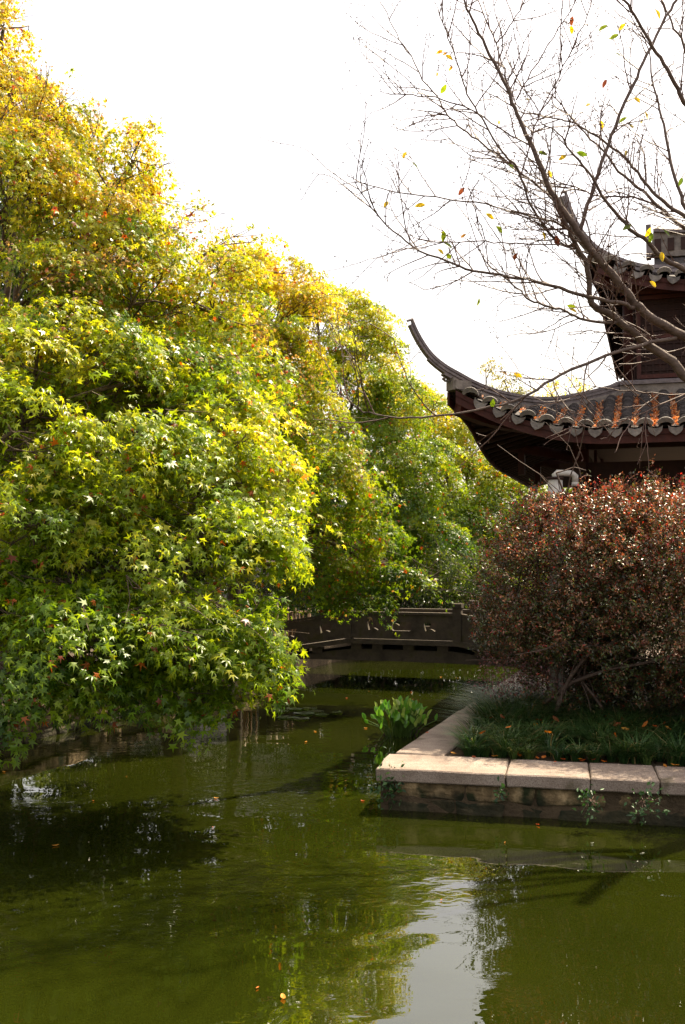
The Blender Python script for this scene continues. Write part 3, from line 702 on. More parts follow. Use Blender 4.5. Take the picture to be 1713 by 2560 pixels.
def cap_mesh():
    m = MB(); n = 8; V = []; 
    for y in (0, 0.022):
        for i in range(n+1):
            t = math.radians(18+144*i/n); V.append((math.cos(t)*0.112, y, math.sin(t)*0.105-0.01))
        for i in range(n+1):
            t = math.radians(18+144*i/n); V.append((math.cos(t)*0.088, y, math.sin(t)*0.052-0.022))
    q = n+1; F = []
    for i in range(n):
        F += [(i, i+1, q+i+1, q+i), (2*q+i, 3*q+i, 3*q+i+1, 2*q+i+1), (i, 2*q+i, 2*q+i+1, i+1), (q+i, q+i+1, 3*q+i+1, 3*q+i)]
    F += [(0, q, 3*q, 2*q), (n, 2*q+n, 3*q+n, q+n)]
    m.add(V, F); return m
def drip_mesh():
    m = MB()
    pts = [(-0.092, 0.035), (-0.06, 0.012), (0, 0.0), (0.06, 0.012), (0.092, 0.035), (0.082, -0.03), (0.052, -0.066), (0.0, -0.1), (-0.052, -0.066), (-0.082, -0.03)]
    n = len(pts); V = [(x, 0, z) for x, z in pts]+[(x, 0.02, z) for x, z in pts]
    m.add(V, [tuple(range(n)), tuple(range(2*n-1, n-1, -1))]+[(i, (i+1) % n, n+(i+1) % n, n+i) for i in range(n)]); return m
TILE_ME, CAP_ME, DRIP_ME = tile_mesh().mesh('cover_tile', M_TILE, True), cap_mesh().mesh('cap_tile', M_TILEP), drip_mesh().mesh('drip_tile', M_TILEP)
TILE_V = np.array([v.co[:] for v in TILE_ME.vertices]); TILE_F = [tuple(p.vertices) for p in TILE_ME.polygons]

pav = thing('pavilion', PP(4, 4, ZB), 'two-tiered timber pavilion with upswept grey tile eaves', 'pavilion')

class Tier:
    def __init__(s, off, ze, lift, ra, rb, r1, r2, depth, la, lb):
        s.off, s.ze, s.lift, s.ra, s.rb, s.r1, s.r2, s.depth, s.la, s.lb = off, ze, lift, ra, rb, r1, r2, depth, la, lb
    def up(s, a, b): return s.lift*max(0, 1-math.hypot(max(a, 0)/s.ra, max(b, 0)/s.rb))**2
    def zf(s, a, b): return s.ze+0.12+s.r1*b+s.r2*b*b+s.up(a, b)         # front slope, b inward
    def zl(s, a, b): return s.ze+0.12+s.r1*a+s.r2*a*a+s.up(a, b)         # side slope, a inward
    def P(s, a, b, z): return PP(a+s.off, b+s.off, z)
    def flare(s, a): return -0.16*max(0, 1-max(a, 0)/1.0)**2             # eave swings outward at the corner

def build_tier(T, n_cols, tile_objs, ridge_pts, ridge_h, tip_scale, big):
    pit = 0.245
    # bed of each slope (boards + pan tiles) with thickness
    for face in ('front', 'side'):
        Lm = T.la if face == 'front' else T.lb
        zz = T.zf if face == 'front' else (lambda x, d: T.zl(d, x))
        PT = (lambda x, d, z: T.P(x, d, z)) if face == 'front' else (lambda x, d, z: T.P(d, x, z))
        us = list(np.arange(0, 2.6, 0.1225))+list(np.arange(2.6, Lm+0.01, 0.245)); nd_ = 9
        V = []; F = []
        for u in us:
            dm = min(u, T.depth)
            for j in range(nd_):
                d = dm*j/(nd_-1) + (T.flare(u)*(1-j/(nd_-1)) if j == 0 else 0)
                V.append(PT(u, d, zz(u, max(d, 0))))
        for i in range(len(us)-1):
            for j in range(nd_-1):
                F.append((i*nd_+j, (i+1)*nd_+j, (i+1)*nd_+j+1, i*nd_+j+1))
        MB().add(V, F).build('pan_tiles' , M_TILE, pav)
        V2 = [v-Vector((0, 0, 0.1)) for v in V]
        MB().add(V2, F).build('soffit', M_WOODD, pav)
        # fascia following the eave
        path = [PT(u, T.flare(u)+0.015, zz(u, 0)-0.115) for u in us]
        fb = MB(); hh = 0.085
        for i in range(len(path)-1):
            p, q = path[i], path[i+1]; o = (PV if face == 'front' else PU)*0.03
            V3 = [p-Vector((0, 0, hh)), q-Vector((0, 0, hh)), q+Vector((0, 0, hh)), p+Vector((0, 0, hh))]
            V3 += [x+o for x in V3]
            fb.add(V3, [(0, 1, 2, 3), (7, 6, 5, 4), (0, 4, 5, 1), (3, 2, 6, 7)]+([(0, 3, 7, 4)] if i == 0 else []))
        fb.build('fascia_board', M_WOOD, pav)
        # rafters below the boards
        ur = np.arange(0.45, min(Lm, 7.5), 0.26)
        for u in ur:
            dm = min(u, T.depth*0.8)
            p, q = PT(u, T.flare(u)+0.06, zz(u, 0)-0.15), PT(u, dm, zz(u, dm)-0.15)
            MB().tube([p, q], 0.035, 6).build('rafter', M_WOODD, pav)
    # tile columns: front
    rr = random.Random(3 if big else 4)
    stuff = MB()
    def col(face, i, objs):
        u = 0.2+i*pit
        zz = T.zf if face == 'front' else (lambda x, d: T.zl(d, x))
        PT = (lambda x, d, z: T.P(x, d, z)) if face == 'front' else (lambda x, d, z: T.P(d, x, z))
        inn, alo = (PV, PU) if face == 'front' else (PU, PV)
        dm = min(u-0.08, T.depth)
        step = 0.078; d = T.flare(u)-0.03; k = 0; sgn = 1 if face == 'front' else -1
        while d < dm:
            e = 0.02; d0 = max(d, 0)
            sl = (zz(u, d0+e)-zz(u, d0))/e-0.09                    # each tile tips a little over the one below
            y = (inn+Vector((0, 0, sl))).normalized(); x = alo*sgn; z = x.cross(y)
            if z.z < 0: z = -z
            p = PT(u, d, zz(u, d0)+0.012)+Vector((rr.uniform(-.005, .005), 0, rr.uniform(-.003, .004)))
            M = Matrix([(x[r], y[r], z[r], p[r]) for r in range(3)]+[(0, 0, 0, 1)])
            if objs: obj('cover_tile', TILE_ME, pav, M)
            else: stuff.add([M @ Vector(v) for v in TILE_V], TILE_F)
            if k == 0 and face == 'front':
                Mc = M @ Matrix.Translation((0, -0.045, 0.006)) @ Matrix.Rotation(math.radians(12+rr.uniform(-4, 4)), 4, 'X')
                obj('cap_tile', CAP_ME, pav, Mc)
                u2 = u+pit/2; f2 = T.flare(u2)
                p2 = PT(u2, f2-0.055, zz(u2, 0)-0.03); zs = (zz(u2+.05, 0)-zz(u2-.05, 0))/0.1
                x2 = (alo*sgn+Vector((0, 0, zs))).normalized(); z2 = x2.cross(y).normalized()
                if z2.z < 0: z2 = -z2
                y2 = z2.cross(x2)
                M2 = Matrix([(x2[r], y2[r], z2[r], p2[r]) for r in range(3)]+[(0, 0, 0, 1)]) @ Matrix.Rotation(math.radians(-16+rr.uniform(-5, 5)), 4, 'X')
                obj('drip_tile', DRIP_ME, pav, M2)
            d += step; k += 1
    for i in range(int((T.la-0.3)/pit)): col('front', i, i < tile_objs)
    for i in range(int(min(T.lb, 3.2)/pit)): col('side', i, False)
    tag(stuff.build('cover_tiles', M_TILE, pav, True), kind='stuff')
    # hip ridge: layered tiles along the corner, sweeping up to a thin tip
    pts = [(t, z) for t, z in ridge_pts]
    ts = np.array([p[0] for p in pts]); zs = np.array([p[1] for p in pts])
    fine = np.concatenate([np.linspace(ts[0], ts[0]+0.6, 16), np.linspace(ts[0]+0.65, ts[-1], 22)])
    def cubic(x):
        i = int(np.clip(np.searchsorted(ts, x)-1, 0, len(ts)-2)); h = ts[i+1]-ts[i]; u = (x-ts[i])/h
        def sl(j):
            if j == 0: return (zs[1]-zs[0])/(ts[1]-ts[0])
            if j == len(ts)-1: return (zs[-1]-zs[-2])/(ts[-1]-ts[-2])
            return (zs[j+1]-zs[j-1])/(ts[j+1]-ts[j-1])
        return (2*u**3-3*u*u+1)*zs[i]+(u**3-2*u*u+u)*h*sl(i)+(-2*u**3+3*u*u)*zs[i+1]+(u**3-u*u)*h*sl(i+1)
    top = [T.P(t, t, cubic(t)) for t in fine]
    def kx(t):                                             # width factor: thins towards the tip
        return float(np.interp(t, [ts[0], ts[0]+0.3, 0.15, 1], [0.38, 0.55, 0.9, 1]))
    sc = [(kx(t), 1) for t in fine]
    def layer(name, w, z0, z1, mat, i0=0, taper=None):
        kz = 1.0 if big else 1.45; pr = [(-w/2, z0*kz), (w/2, z0*kz), (w/2, z1*kz), (-w/2, z1*kz)]
        MB().sweep(top[i0:], pr, HS, scale=sc[i0:]).build(name, mat, pav)
    layer('ridge_cap', 0.15, -0.036, 0.0, M_RIDGE)
    layer('ridge_course', 0.115, -0.058, -0.036, M_RIDGE)
    layer('ridge_course', 0.165, -0.084, -0.058, M_RIDGE)
    j1 = next(i for i, t in enumerate(fine) if t > ts[0]+0.17)
    layer('ridge_course', 0.12, -0.112, -0.084, M_RIDGE, j1)
    j2 = next(i for i, t in enumerate(fine) if t > ts[0]+0.33)
    layer('ridge_course', 0.15, -0.14, -0.112, M_RIDGE, j2)
    j3 = next(i for i, t in enumerate(fine) if t > -0.1)
    n3 = len(fine)-j3; V = []
    for i in range(j3, len(fine)):
        p = top[i]; t = fine[i]; zb = T.zf(max(t, 0), max(t, 0))-0.02
        for sx, z in ((-.085, zb), (.085, zb), (.085, p.z-.13*(1 if big else 1.45)), (-.085, p.z-.13*(1 if big else 1.45))):
            V.append(Vector((p.x, p.y, min(z, p.z-.12)))+HS*sx)
    F = [(i*4+k, i*4+(k+1) % 4, (i+1)*4+(k+1) % 4, (i+1)*4+k) for i in range(n3-1) for k in range(4)]+[(0, 1, 2, 3), (n3*4-1, n3*4-2, n3*4-3, n3*4-4)]
    MB().add(V, F).build('ridge_base', M_MORTAR, pav)
    # hooked end of the tip
    p0, p1 = top[0], top[1]; d = (p0-p1).normalized()
    hk = MB(); hk.tube([p0-Vector((0, 0, .025)), p0+d*0.05+Vector((0, 0, .0)), p0+d*0.03-HD*0.085+Vector((0, 0, -.012))], [0.03, 0.028, 0.016], 6); hk.build('ridge_tip', M_RIDGE, pav)
    # scroll relief on the ridge base, and the corner block below it
    side = -HS if (-HS).dot(Vector((0, -1, 0))) > 0 else HS
    for t0, flip in ((0.06, 1), (0.24, -1)):
        c = T.P(t0, t0, cubic(t0)-0.21)+side*0.092; sp = []
        for i in range(26):
            a = i/25*3.6*math.pi*0.75; r = 0.042*(1-i/30); sp.append(c+HD*math.cos(a)*r+Vector((0, 0, math.sin(a)*r*flip)))
        MB().tube(sp, 0.0085, 5).build('scroll_relief', M_MORTAR, pav, True)
    c = T.P(0.0, 0.0, T.ze+T.lift+0.12)
    blk = MB().box(c+HD*0.03+Vector((0, 0, 0.05)), HD*0.13, HS*0.1, Vector((0, 0, 0.06))); blk.build('corner_block', M_MORTAR, pav)
    st = MB().tube([c-HD*0.1+Vector((0, 0, .11)), c-HD*0.2+Vector((0, 0, .10)), c-HD*0.23+Vector((0, 0, .14))], [0.016, 0.016, 0.03], 6); st.build('corner_finial', M_MORTAR, pav)
    # corner beam under the hip, with a carved nose
    cb = [T.P(t, t, T.zf(max(t, 0), max(t, 0))-0.24) for t in np.linspace(0.0, T.depth*0.9, 8)]
    MB().sweep(cb, [(-.08, -.1), (.08, -.1), (.08, .1), (-.08, .1)], HS).build('corner_beam', M_WOOD, pav)

LOW = Tier(0.0, 4.07, 0.60, 2.0, 3.5, 0.28, 0.04, 2.07, 5.6, 9.0)
UPR = Tier(1.75, 6.40, 0.36, 1.7, 2.4, 0.28, 0.05, 3.4, 4.2, 7.2)
build_tier(LOW, 30, 12, [(-0.49, 5.62), (-0.42, 5.45), (-0.3, 5.25), (-0.15, 5.11), (0, 5.02), (0.2, 4.91), (0.5, 4.82), (1, 4.79), (1.5, 4.92), (2.07, 5.14)], 0.24, 0.4, True)
build_tier(UPR, 24, 3, [(-0.4, 7.78), (-0.34, 7.58), (-0.24, 7.36), (-0.1, 7.18), (0.05, 7.06), (0.3, 6.98), (0.6, 6.95), (1.0, 7.02), (1.8, 7.3), (3.4, 8.1)], 0.22, 0.4, False)

def pavilion_body():
    # ridge at the foot of the upper storey
    for d, n, L in ((PU, PV, 7.0), (PV, PU, 7.0)):
        c = PP(2.04, 2.04, 0)
        z = LOW.zf(9, 2.07)
        MB().sweep([c+Vector((0, 0, z)), c+d*L+Vector((0, 0, z))], [(-.11, -.05), (.11, -.05), (.11, .12), (-.11, .12)], n).build('wall_foot_ridge', M_MORTAR, pav)
        MB().sweep([c+Vector((0, 0, z)), c+d*L+Vector((0, 0, z))], [(-.14, .123), (.14, .123), (.14, .16), (.05, .2), (-.05, .2), (-.14, .16)], n).build('wall_foot_cap', M_RIDGE, pav)
    # upper storey: posts, dark panelled wall with lattice windows
    zt, zb = 6.62, 5.0; o = 2.16
    for (d, n) in ((PU, PV), (PV, PU)):
        c = PP(o, o, 0)
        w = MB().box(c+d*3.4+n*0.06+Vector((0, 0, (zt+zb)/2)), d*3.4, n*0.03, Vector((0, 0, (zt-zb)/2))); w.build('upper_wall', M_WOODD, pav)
        for k in range(6):
            MB().tube([c+d*(0.0+k*1.3)+Vector((0, 0, zb)), c+d*(k*1.3)+Vector((0, 0, zt))], 0.075, 10).build('upper_post', M_WOOD, pav, True)
        for k in range(4):
            fx = c+d*(0.65+k*1.3)-n*0.0
            f = MB()
            for s in (-1, 1): f.box(fx+d*(s*0.5)+Vector((0, 0, 5.8)), d*0.03, n*0.03, Vector((0, 0, 0.62)))
            for zz in (5.21, 5.8, 6.39): f.box(fx+Vector((0, 0, zz)), d*0.47, n*0.028, Vector((0, 0, 0.03)))
            wo_ = f.build('window', M_WOOD, pav)
            g = MB()
            for q in range(-4, 5): g.box(fx+d*(q*0.1)+n*0.005+Vector((0, 0, 5.8)), d*0.008, n*0.01, Vector((0, 0, 0.56)))
            for q in range(-5, 6):
                if q: g.box(fx+n*0.018+Vector((0, 0, 5.8+q*0.1)), d*0.45, n*0.008, Vector((0, 0, 0.008)))
            g.build('lattice', M_WOODD, wo_)
        MB().box(c+d*3.4-n*0.02+Vector((0, 0, 6.52)), d*3.5, n*0.07, Vector((0, 0, 0.09))).build('upper_lintel', M_WOOD, pav)
    # lower storey
    o = 1.5
    for (d, n, first) in ((PU, PV, 0), (PV, PU, 1)):
        c = PP(o, o, 0)
        for k in range(first, 5):
            p = c+d*(k*2.1)
            MB().tube([p+Vector((0, 0, ZB-.05)), p+Vector((0, 0, 4.6))], 0.12, 14).build('column', M_WOOD, pav, True)
            MB().tube([p+Vector((0, 0, ZB-.05)), p+Vector((0, 0, ZB+.1)), p+Vector((0, 0, ZB+.16))], [0.2, 0.2, 0.15], 14).build('column_base', M_COPING, pav, True)
        L = 4.3
        MB().box(c+d*L+Vector((0, 0, 3.72)), d*(L+.3), n*0.08, Vector((0, 0, .17))).build('lintel_beam', M_WOODD, pav)
        MB().box(c+d*L+Vector((0, 0, 3.32)), d*(L-.1), n*0.05, Vector((0, 0, .07))).build('tie_beam', M_WOODD, pav)
        MB().box(c+d*L+n*0.0+Vector((0, 0, 4.2)), d*(L+.2), n*0.07, Vector((0, 0, .12))).build('eave_purlin', M_WOODD, pav)
        for k in range(4):
            a = c+d*(k*2.1+1.05)
            MB().box(a+Vector((0, 0, 3.52)), d*0.93, n*0.02, Vector((0, 0, .12))).build('frieze_panel', M_WOODD, pav)
            if not (first == 0 and k == 0):
                MB().box(a+n*0.6+Vector((0, 0, 1.85)), d*1.04, n*0.05, Vector((0, 0, 1.42))).build('wall_panel', M_WOODD, pav)
        # white plaster wall section low behind the hedge
    c = PP(o, o, 0)
    MB().box(c+PU*1.75+PV*0.35+Vector((0, 0, 1.6)), PU*0.26, PV*0.04, Vector((0, 0, 1.2))).build('plaster_panel', M_WHITE, pav)
    # carved bracket noses along the side eave
    for b, s in ((2.4, 1.0), (4.6, 0.9)):
        p = PP(0.32, b, 4.26); q = PP(1.5, b+.1, 4.05)
        MB().tube([p-PU*0.06, p, p+PU*0.1, q], [0.05, 0.1, 0.085, 0.08], 8).build('bracket_nose', M_WOOD, pav, True)
        MB().box(p+PU*0.22-Vector((0, 0, .26)), PU*0.05, PV*0.05, Vector((0, 0, .18))).build('bracket_drop', M_WOOD, pav)
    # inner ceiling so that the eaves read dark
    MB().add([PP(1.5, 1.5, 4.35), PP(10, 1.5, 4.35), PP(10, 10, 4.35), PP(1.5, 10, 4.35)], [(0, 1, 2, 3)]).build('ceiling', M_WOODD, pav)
    # floor slab
    MB().box(PP(5.7, 5.7, ZB+.02), PU*4.7, PV*4.7, Vector((0, 0, 0.05))).build('plinth', M_COPING, pav)
    # gable and main ridge on top of the upper roof
    def U(a, b, z): return UPR.P(a, b, z)
    V = [U(a, b, z) for a in (0.8, 4.4) for b, z in ((0.75, 6.72), (1.7, 7.36), (2.65, 6.72))]
    MB().add(V, [(0, 1, 2), (3, 5, 4), (0, 3, 4, 1), (1, 4, 5, 2), (0, 2, 5, 3)]).build('gable', M_TILE, pav)
    path = [U(a, 1.7, 7.33+0.06*max(0, 1-(a-0.74)/0.5)**2) for a in np.linspace(0.74, 4.4, 10)]
    MB().sweep(path, [(-.1, 0), (.1, 0), (.1, .36), (-.1, .36)], PV).build('main_ridge', M_MORTAR, pav)
    MB().sweep(path, [(-.15, .362), (.15, .362), (.15, .41), (.07, .47), (-.07, .47), (-.15, .41)], PV).build('main_ridge_cap', M_RIDGE, pav)
    for k in range(9):
        a = 0.86+k*0.2; MB().box(U(a, 1.593, 7.53), PU*0.05, PV*0.012, Vector((0, 0, 0.1))).build('ridge_slot', M_WOODD, pav)
    MB().box(U(0.72, 1.7, 7.62), PU*0.04, PV*0.12, Vector((0, 0, 0.26))).build('ridge_end_tile', M_RIDGE, pav)
pavilion_body()

def drainpipe():
    p = at(1388, 1205, 12.75); q = at(1437, 1180, 13.6)
    root = thing('drainpipe', (p.x, p.y, ZB-.03), 'white bent drainpipe with a wide collar under the lower eave', 'pipe')
    z = at(1388, 1182, 12.75).z; zc = at(1388, 1196, 12.75).z; r = 0.075
    MB().tube([Vector((p.x, p.y, ZB-.03)), Vector((p.x, p.y, zc))], r+.02, 16).build('downpipe', M_PIPE, root, True)
    MB().tube([Vector((p.x, p.y, zc-.02)), Vector((p.x, p.y, zc+.015))], r+.032, 16).build('collar', M_WOODD, root, True)
    e = Vector((p.x+0.27, p.y+0.05, z))
    MB().tube([Vector((p.x-.01, p.y, zc)), Vector((p.x-.01, p.y, z-.04)), Vector((p.x+.03, p.y+.005, z)), Vector((e.x-.04, e.y, z-.005)), Vector((e.x, e.y, z-.04)), Vector((e.x, e.y, z-.13))], 0.042, 12).build('bend', M_PIPE, root, True)
    MB().tube([Vector((e.x, e.y, z-.12)), Vector((e.x, e.y, z-.17))], 0.05, 12).build('outlet_ring', M_PIPE, root, True)
    MB().tube([Vector((e.x+.06, e.y+.3, z+.1)), Vector((e.x+.06, e.y+.03, z+.08)), Vector((e.x+.06, e.y+.02, z-.2))], 0.008, 5).build('hanger', M_WOODD, root)
drainpipe()

# dry leaves lodged between the tile columns
def roof_litter():
    rng = np.random.default_rng(8); P = []
    for i in range(26):
        u = 0.2+(i+0.5)*0.245; dm = min(u-0.1, 2.0)
        if dm < 0.1: continue
        for _ in range(int(95*dm*rng.uniform(.35, 1.5))):
            if u < 0.9 and rng.random() < 0.6: continue
            d = dm*rng.random()**1.25+0.03; uu = u+rng.normal()*0.024
            P.append(LOW.P(uu, d, LOW.zf(uu, d)+0.012+rng.random()*0.035))
    P = np.array([p[:] for p in P]); n = len(P)
    X, Y, Z = frames(rng.normal(size=(n, 3))+np.array([0, 0, -.2]), np.array([0, -0.5, .8])+rng.normal(size=(n, 3))*0.6)
    col = palette(rng.random(n), [(0.25, 0.07, 0.03), (0.5, 0.18, 0.06), (0.6, 0.3, 0.14), (0.55, 0.38, 0.25)])
    V, Fs = stamp(OVAL, P, X, Y, Z, 0.062*rng.uniform(.6, 1.2, n))
    tag(obj('leaf_litter', mesh_np('leaf_litter', V, Fs, M_DRY, np.repeat(col, 5, 0))), 'orange fallen leaves lodged between the roof tile columns', 'leaves', kind='stuff')
roof_litter()

# ------------------------------------------------------------------ purple-leaved fringe-flower hedge
def hedge():
    rng = np.random.default_rng(21)
    base = (3.3, 12.4, ZB-.05)
    root = thing('fringe_flower_shrub', base, 'large rounded purple and russet leaved shrub filling the island bed', 'shrub')
    bl = blobs_from_px([(1480, 1440, 12.4, 1.35, 1.05, 1.0), (1390, 1440, 12.5, .85, .9, .82), (1300, 1500, 12.6, .55, .7, .52), (1275, 1560, 12.5, .38, .6, .42), (1620, 1370, 12.3, 1.2, 1.0, .68), (1740, 1370, 12.0, 1.2, 1.2, .76),
                        (1720, 1480, 11.6, 1.1, 1.0, 1.0), (1560, 1600, 11.9, 1.1, .8, .55), (1780, 1620, 11.2, .9, .8, .6), (1400, 1580, 12.3, .7, .7, .42), (1940, 1480, 11.0, 1.2, 1.2, 1.1), (1450, 1320, 12.4, .7, .8, .36), (1375, 1345, 12.6, .42, .6, .42), (1430, 1690, 12.2, .5, .5, .3), (1560, 1710, 12.0, .6, .5, .3), (1500, 1680, 12.5, .75, .6, .42), (1640, 1670, 12.2, .9, .6, .5), (1850, 1690, 11.6, .9, .6, .5), (1390, 1640, 12.8, .5, .5, .36), (1300, 1600, 12.7, .5, .5, .36), (1330, 1640, 13.0, .5, .4, .3), (1440, 1700, 12.9, .6, .4, .36), (1430, 1735, 12.9, .6, .5, .28), (1650, 1740, 12.6, .9, .5, .33), (1850, 1760, 12, .9, .6, .33), (1560, 1730, 12.7, .9, .5, .35)])
    lb = MB()
    for i in range(15):
        b = bl[i % len(bl), :3]+rng.normal(size=3)*0.25; s = np.array([3.3+rng.normal()*0.55, 12.45+rng.normal()*0.25, ZB-.05])
        lb = MB(); p = branch_path(s, b, rng, 0.08, 8); lb.tube(p, np.linspace(0.035, 0.01, 8), 6)
        for _ in range(9):
            e = b+rng.normal(size=3)*np.array([.45, .4, .35]); lb.tube(branch_path(p[rng.integers(3, 8)], e, rng, .05, 5), np.linspace(.01, .003, 5), 4, False)
        lb.build('stem', M_BARKD, root, True)
    C, O, B = pads(bl, rng, 340, 0.35, 0.85, layer=(1.9, 2.1, -0.3, 0.2))
    # every pad is an upright, outward shoot with leaves set alternately along it
    sd_ = nrm(O*0.9+np.array([0.1, -0.05, 0.75])+rng.normal(size=O.shape)*0.4); m_ = 23
    idx = np.repeat(np.arange(len(C)), m_); tt = rng.random(len(idx))**0.8; Ls = rng.uniform(.12, .34, len(C))[idx]
    P = C[idx]+sd_[idx]*(tt*Ls)[:, None]+rng.normal(size=(len(idx), 3))*0.02
    sv = nrm(rng.normal(size=(len(idx), 3))); Yd = sd_[idx]*0.55+sv*0.8+np.array([0, 0, -0.1]); Nn = np.array([0, 0, 0.9])+O[idx]*0.5+rng.normal(size=(len(idx), 3))*0.55
    # thin out the lower left so that the walk shows through
    vx = F_PX*P[:, 0]/P[:, 1]+856; vy = 1400-F_PX*(P[:, 2]-2.5)/P[:, 1]
    cl = np.array([mnoise.noise(Vector(c*3.0)) for c in C])[idx]
    drop = (vx > 1362) & (vx < 1432) & (vy < 1232)          # the pipe stands in a notch of the crown
    drop |= (vy > 1655) & (vx < 1400) & (cl < 0.06)
    P, Yd, Nn, idx = P[~drop], Yd[~drop], Nn[~drop], idx[~drop]
    X, Y, Z = frames(Yd, Nn); n = len(P); s = 0.042*rng.uniform(.55, 1.25, n)
    zt = np.clip((P[:, 2]-1.2)/2.4, 0, 1)
    t = rng.normal(size=len(C))[idx]*0.2+0.26+0.3*zt+rng.normal(size=n)*0.18  # leaf colour lightens with height: sunlit top put into the palette
    col = palette(t, [(0.035, 0.055, 0.017), (0.07, 0.065, 0.03), (0.19, 0.08, 0.05), (0.42, 0.18, 0.09), (0.62, 0.38, 0.22)])*rng.uniform(.7, 1.3, (n, 1))
    u = rng.random(n); hot = u < 0.015+0.1*zt*zt
    col[hot] = np.array((0.5, 0.04, 0.025))*rng.uniform(.6, 1.2, (hot.sum(), 1))
    grn = (u > 0.72); col[grn] = np.array((0.11, 0.15, 0.035))*rng.uniform(.6, 1.2, (grn.sum(), 1))
    # loose skirt of sprays hanging over the walk
    sk = np.array([at(rng.uniform(1205, 1400), rng.uniform(1640, 1725), 12.2+rng.normal()*0.3)[:] for _ in range(130)])
    P2, Y2, N2, i2 = pad_leaves(sk, nrm(rng.normal(size=sk.shape)+np.array([-.5, -.5, 0])), rng, 9, 0.12, jn=0.8, jd=0.7)
    X2, Y2, Z2 = frames(Y2, N2); c2 = palette(rng.random(len(P2)), [(0.08, 0.06, 0.05), (0.16, 0.05, 0.06), (0.2, 0.1, 0.09)])
    # young red shoots standing above the top
    shoots = MB(); P3 = []
    for _ in range(26):
        b = at(rng.uniform(1330, 1720), 1235, 12.2+rng.normal()*.4); b.z = 3.1+max(0, (b.x-2.4))*0.13+rng.normal()*0.08
        d = Vector((rng.normal()*.5, rng.normal()*.3, 1)).normalized(); L = rng.uniform(.14, .36)
        q = [b, b+d*L*.5, b+d*L+Vector((rng.normal()*.07, 0, -.02))]; shoots.tube(q, [.004, .003, .002], 3, False)
        for k in np.linspace(.2, 1, 9): P3.append((q[0].lerp(q[1], k*2) if k < .5 else q[1].lerp(q[2], k*2-1))[:])
    tag(shoots.build('shoots', M_TWIG, root), kind='stuff')
    P3 = np.array(P3); X3, Y3, Z3 = frames(rng.normal(size=P3.shape)+np.array([0, 0, .4]), rng.normal(size=P3.shape)); c3 = palette(rng.random(len(P3)), [(0.5, 0.03, 0.025), (0.4, 0.08, 0.04), (0.3, 0.14, 0.08)])
    PA, XA, YA, ZA = np.vstack([P, P2, P3]), np.vstack([X, X2, X3]), np.vstack([Y, Y2, Y3]), np.vstack([Z, Z2, Z3])
    SA = np.concatenate([s, 0.04*rng.uniform(.6, 1.2, len(P2)), 0.032*rng.uniform(.6, 1.2, len(P3))])
    V, Fs = stamp(QUAD, PA, XA, YA, ZA, SA)
    tag(obj('foliage', mesh_np('foliage', V, Fs, M_SHRUB, np.repeat(np.vstack([col, c2, c3]), 4, 0)), root), kind='stuff')
hedge()

# ------------------------------------------------------------------ planting: lilyturf, fallen leaves, water plants, wall weeds
def blades(P, D, L, w, rng, arch=0.55):
    """arching strap blades: base P, direction D (horizontal), length L"""
    n = len(P); K = 4; V = np.zeros((n, K, 2, 3))
    side = nrm(np.cross(D, np.array([0, 0, 1.0])))
    for k in range(K):
        t = k/(K-1); c = P+D*(L*arch*t**1.6)[:, None]+np.array([0, 0, 1.0])*(L*(1.15*t-0.62*t*t))[:, None]
        ww = w*(1-t**2)*0.5+0.0006
        V[:, k, 0] = c-side*ww[:, None] if hasattr(ww, '__len__') else c-side*ww
        V[:, k, 1] = c+side*ww[:, None] if hasattr(ww, '__len__') else c+side*ww
    F = np.array([(2*k, 2*k+1, 2*k+3, 2*k+2) for k in range(K-1)])[None]+(np.arange(n)*K*2)[:, None, None]
    return V.reshape(-1, 3), F.reshape(-1, 4)
def lilyturf():
    rng = np.random.default_rng(31); T = []; Hh = []
    for _ in range(400):
        a, b = rng.uniform(0.62, 6.0), rng.uniform(0.98, 3.0)
        T.append(isl(a, b, ZB-.03)[:]); Hh.append(rng.uniform(.24, .36)+max(0, b-1.3)*.12)
    for _ in range(70):
        a, b = rng.uniform(0.62, 6.0), rng.uniform(0.86, 1.0); T.append(isl(a, b, ZB-.03)[:]); Hh.append(rng.uniform(.14, .22))
    for _ in range(60):                                                     # tall mound at the side coping
        a, b = rng.uniform(0.6, 1.2), rng.uniform(2.0, 3.6); T.append(isl(a, b, ZB-.03)[:]); Hh.append(rng.uniform(.45, .6))
    T, Hh = np.array(T), np.array(Hh); k = 42
    idx = np.repeat(np.arange(len(T)), k); n = len(idx)
    ph = rng.random(n)*2*np.pi; D = np.stack([np.cos(ph), np.sin(ph), np.zeros(n)], 1)
    P = T[idx]+D*rng.uniform(0, .05, (n, 1))
    V, F = blades(P, D, Hh[idx]*rng.uniform(.7, 1.25, n)*1.35, 0.011*np.ones(n), rng, 0.8)
    col = palette(rng.random(len(T))[idx]*.7+rng.random(n)*.3, [(0.02, 0.05, 0.018), (0.035, 0.085, 0.022), (0.06, 0.12, 0.03), (0.12, 0.16, 0.04)])
    dead = rng.random(n) < 0.06; col[dead] = np.array((0.3, 0.22, 0.1))
    tag(obj('lilyturf', mesh_np('lilyturf', V, F, M_GRASS, np.repeat(col, 8, 0))), 'dark green lilyturf carpeting the island bed', 'ground cover', kind='stuff')
lilyturf()

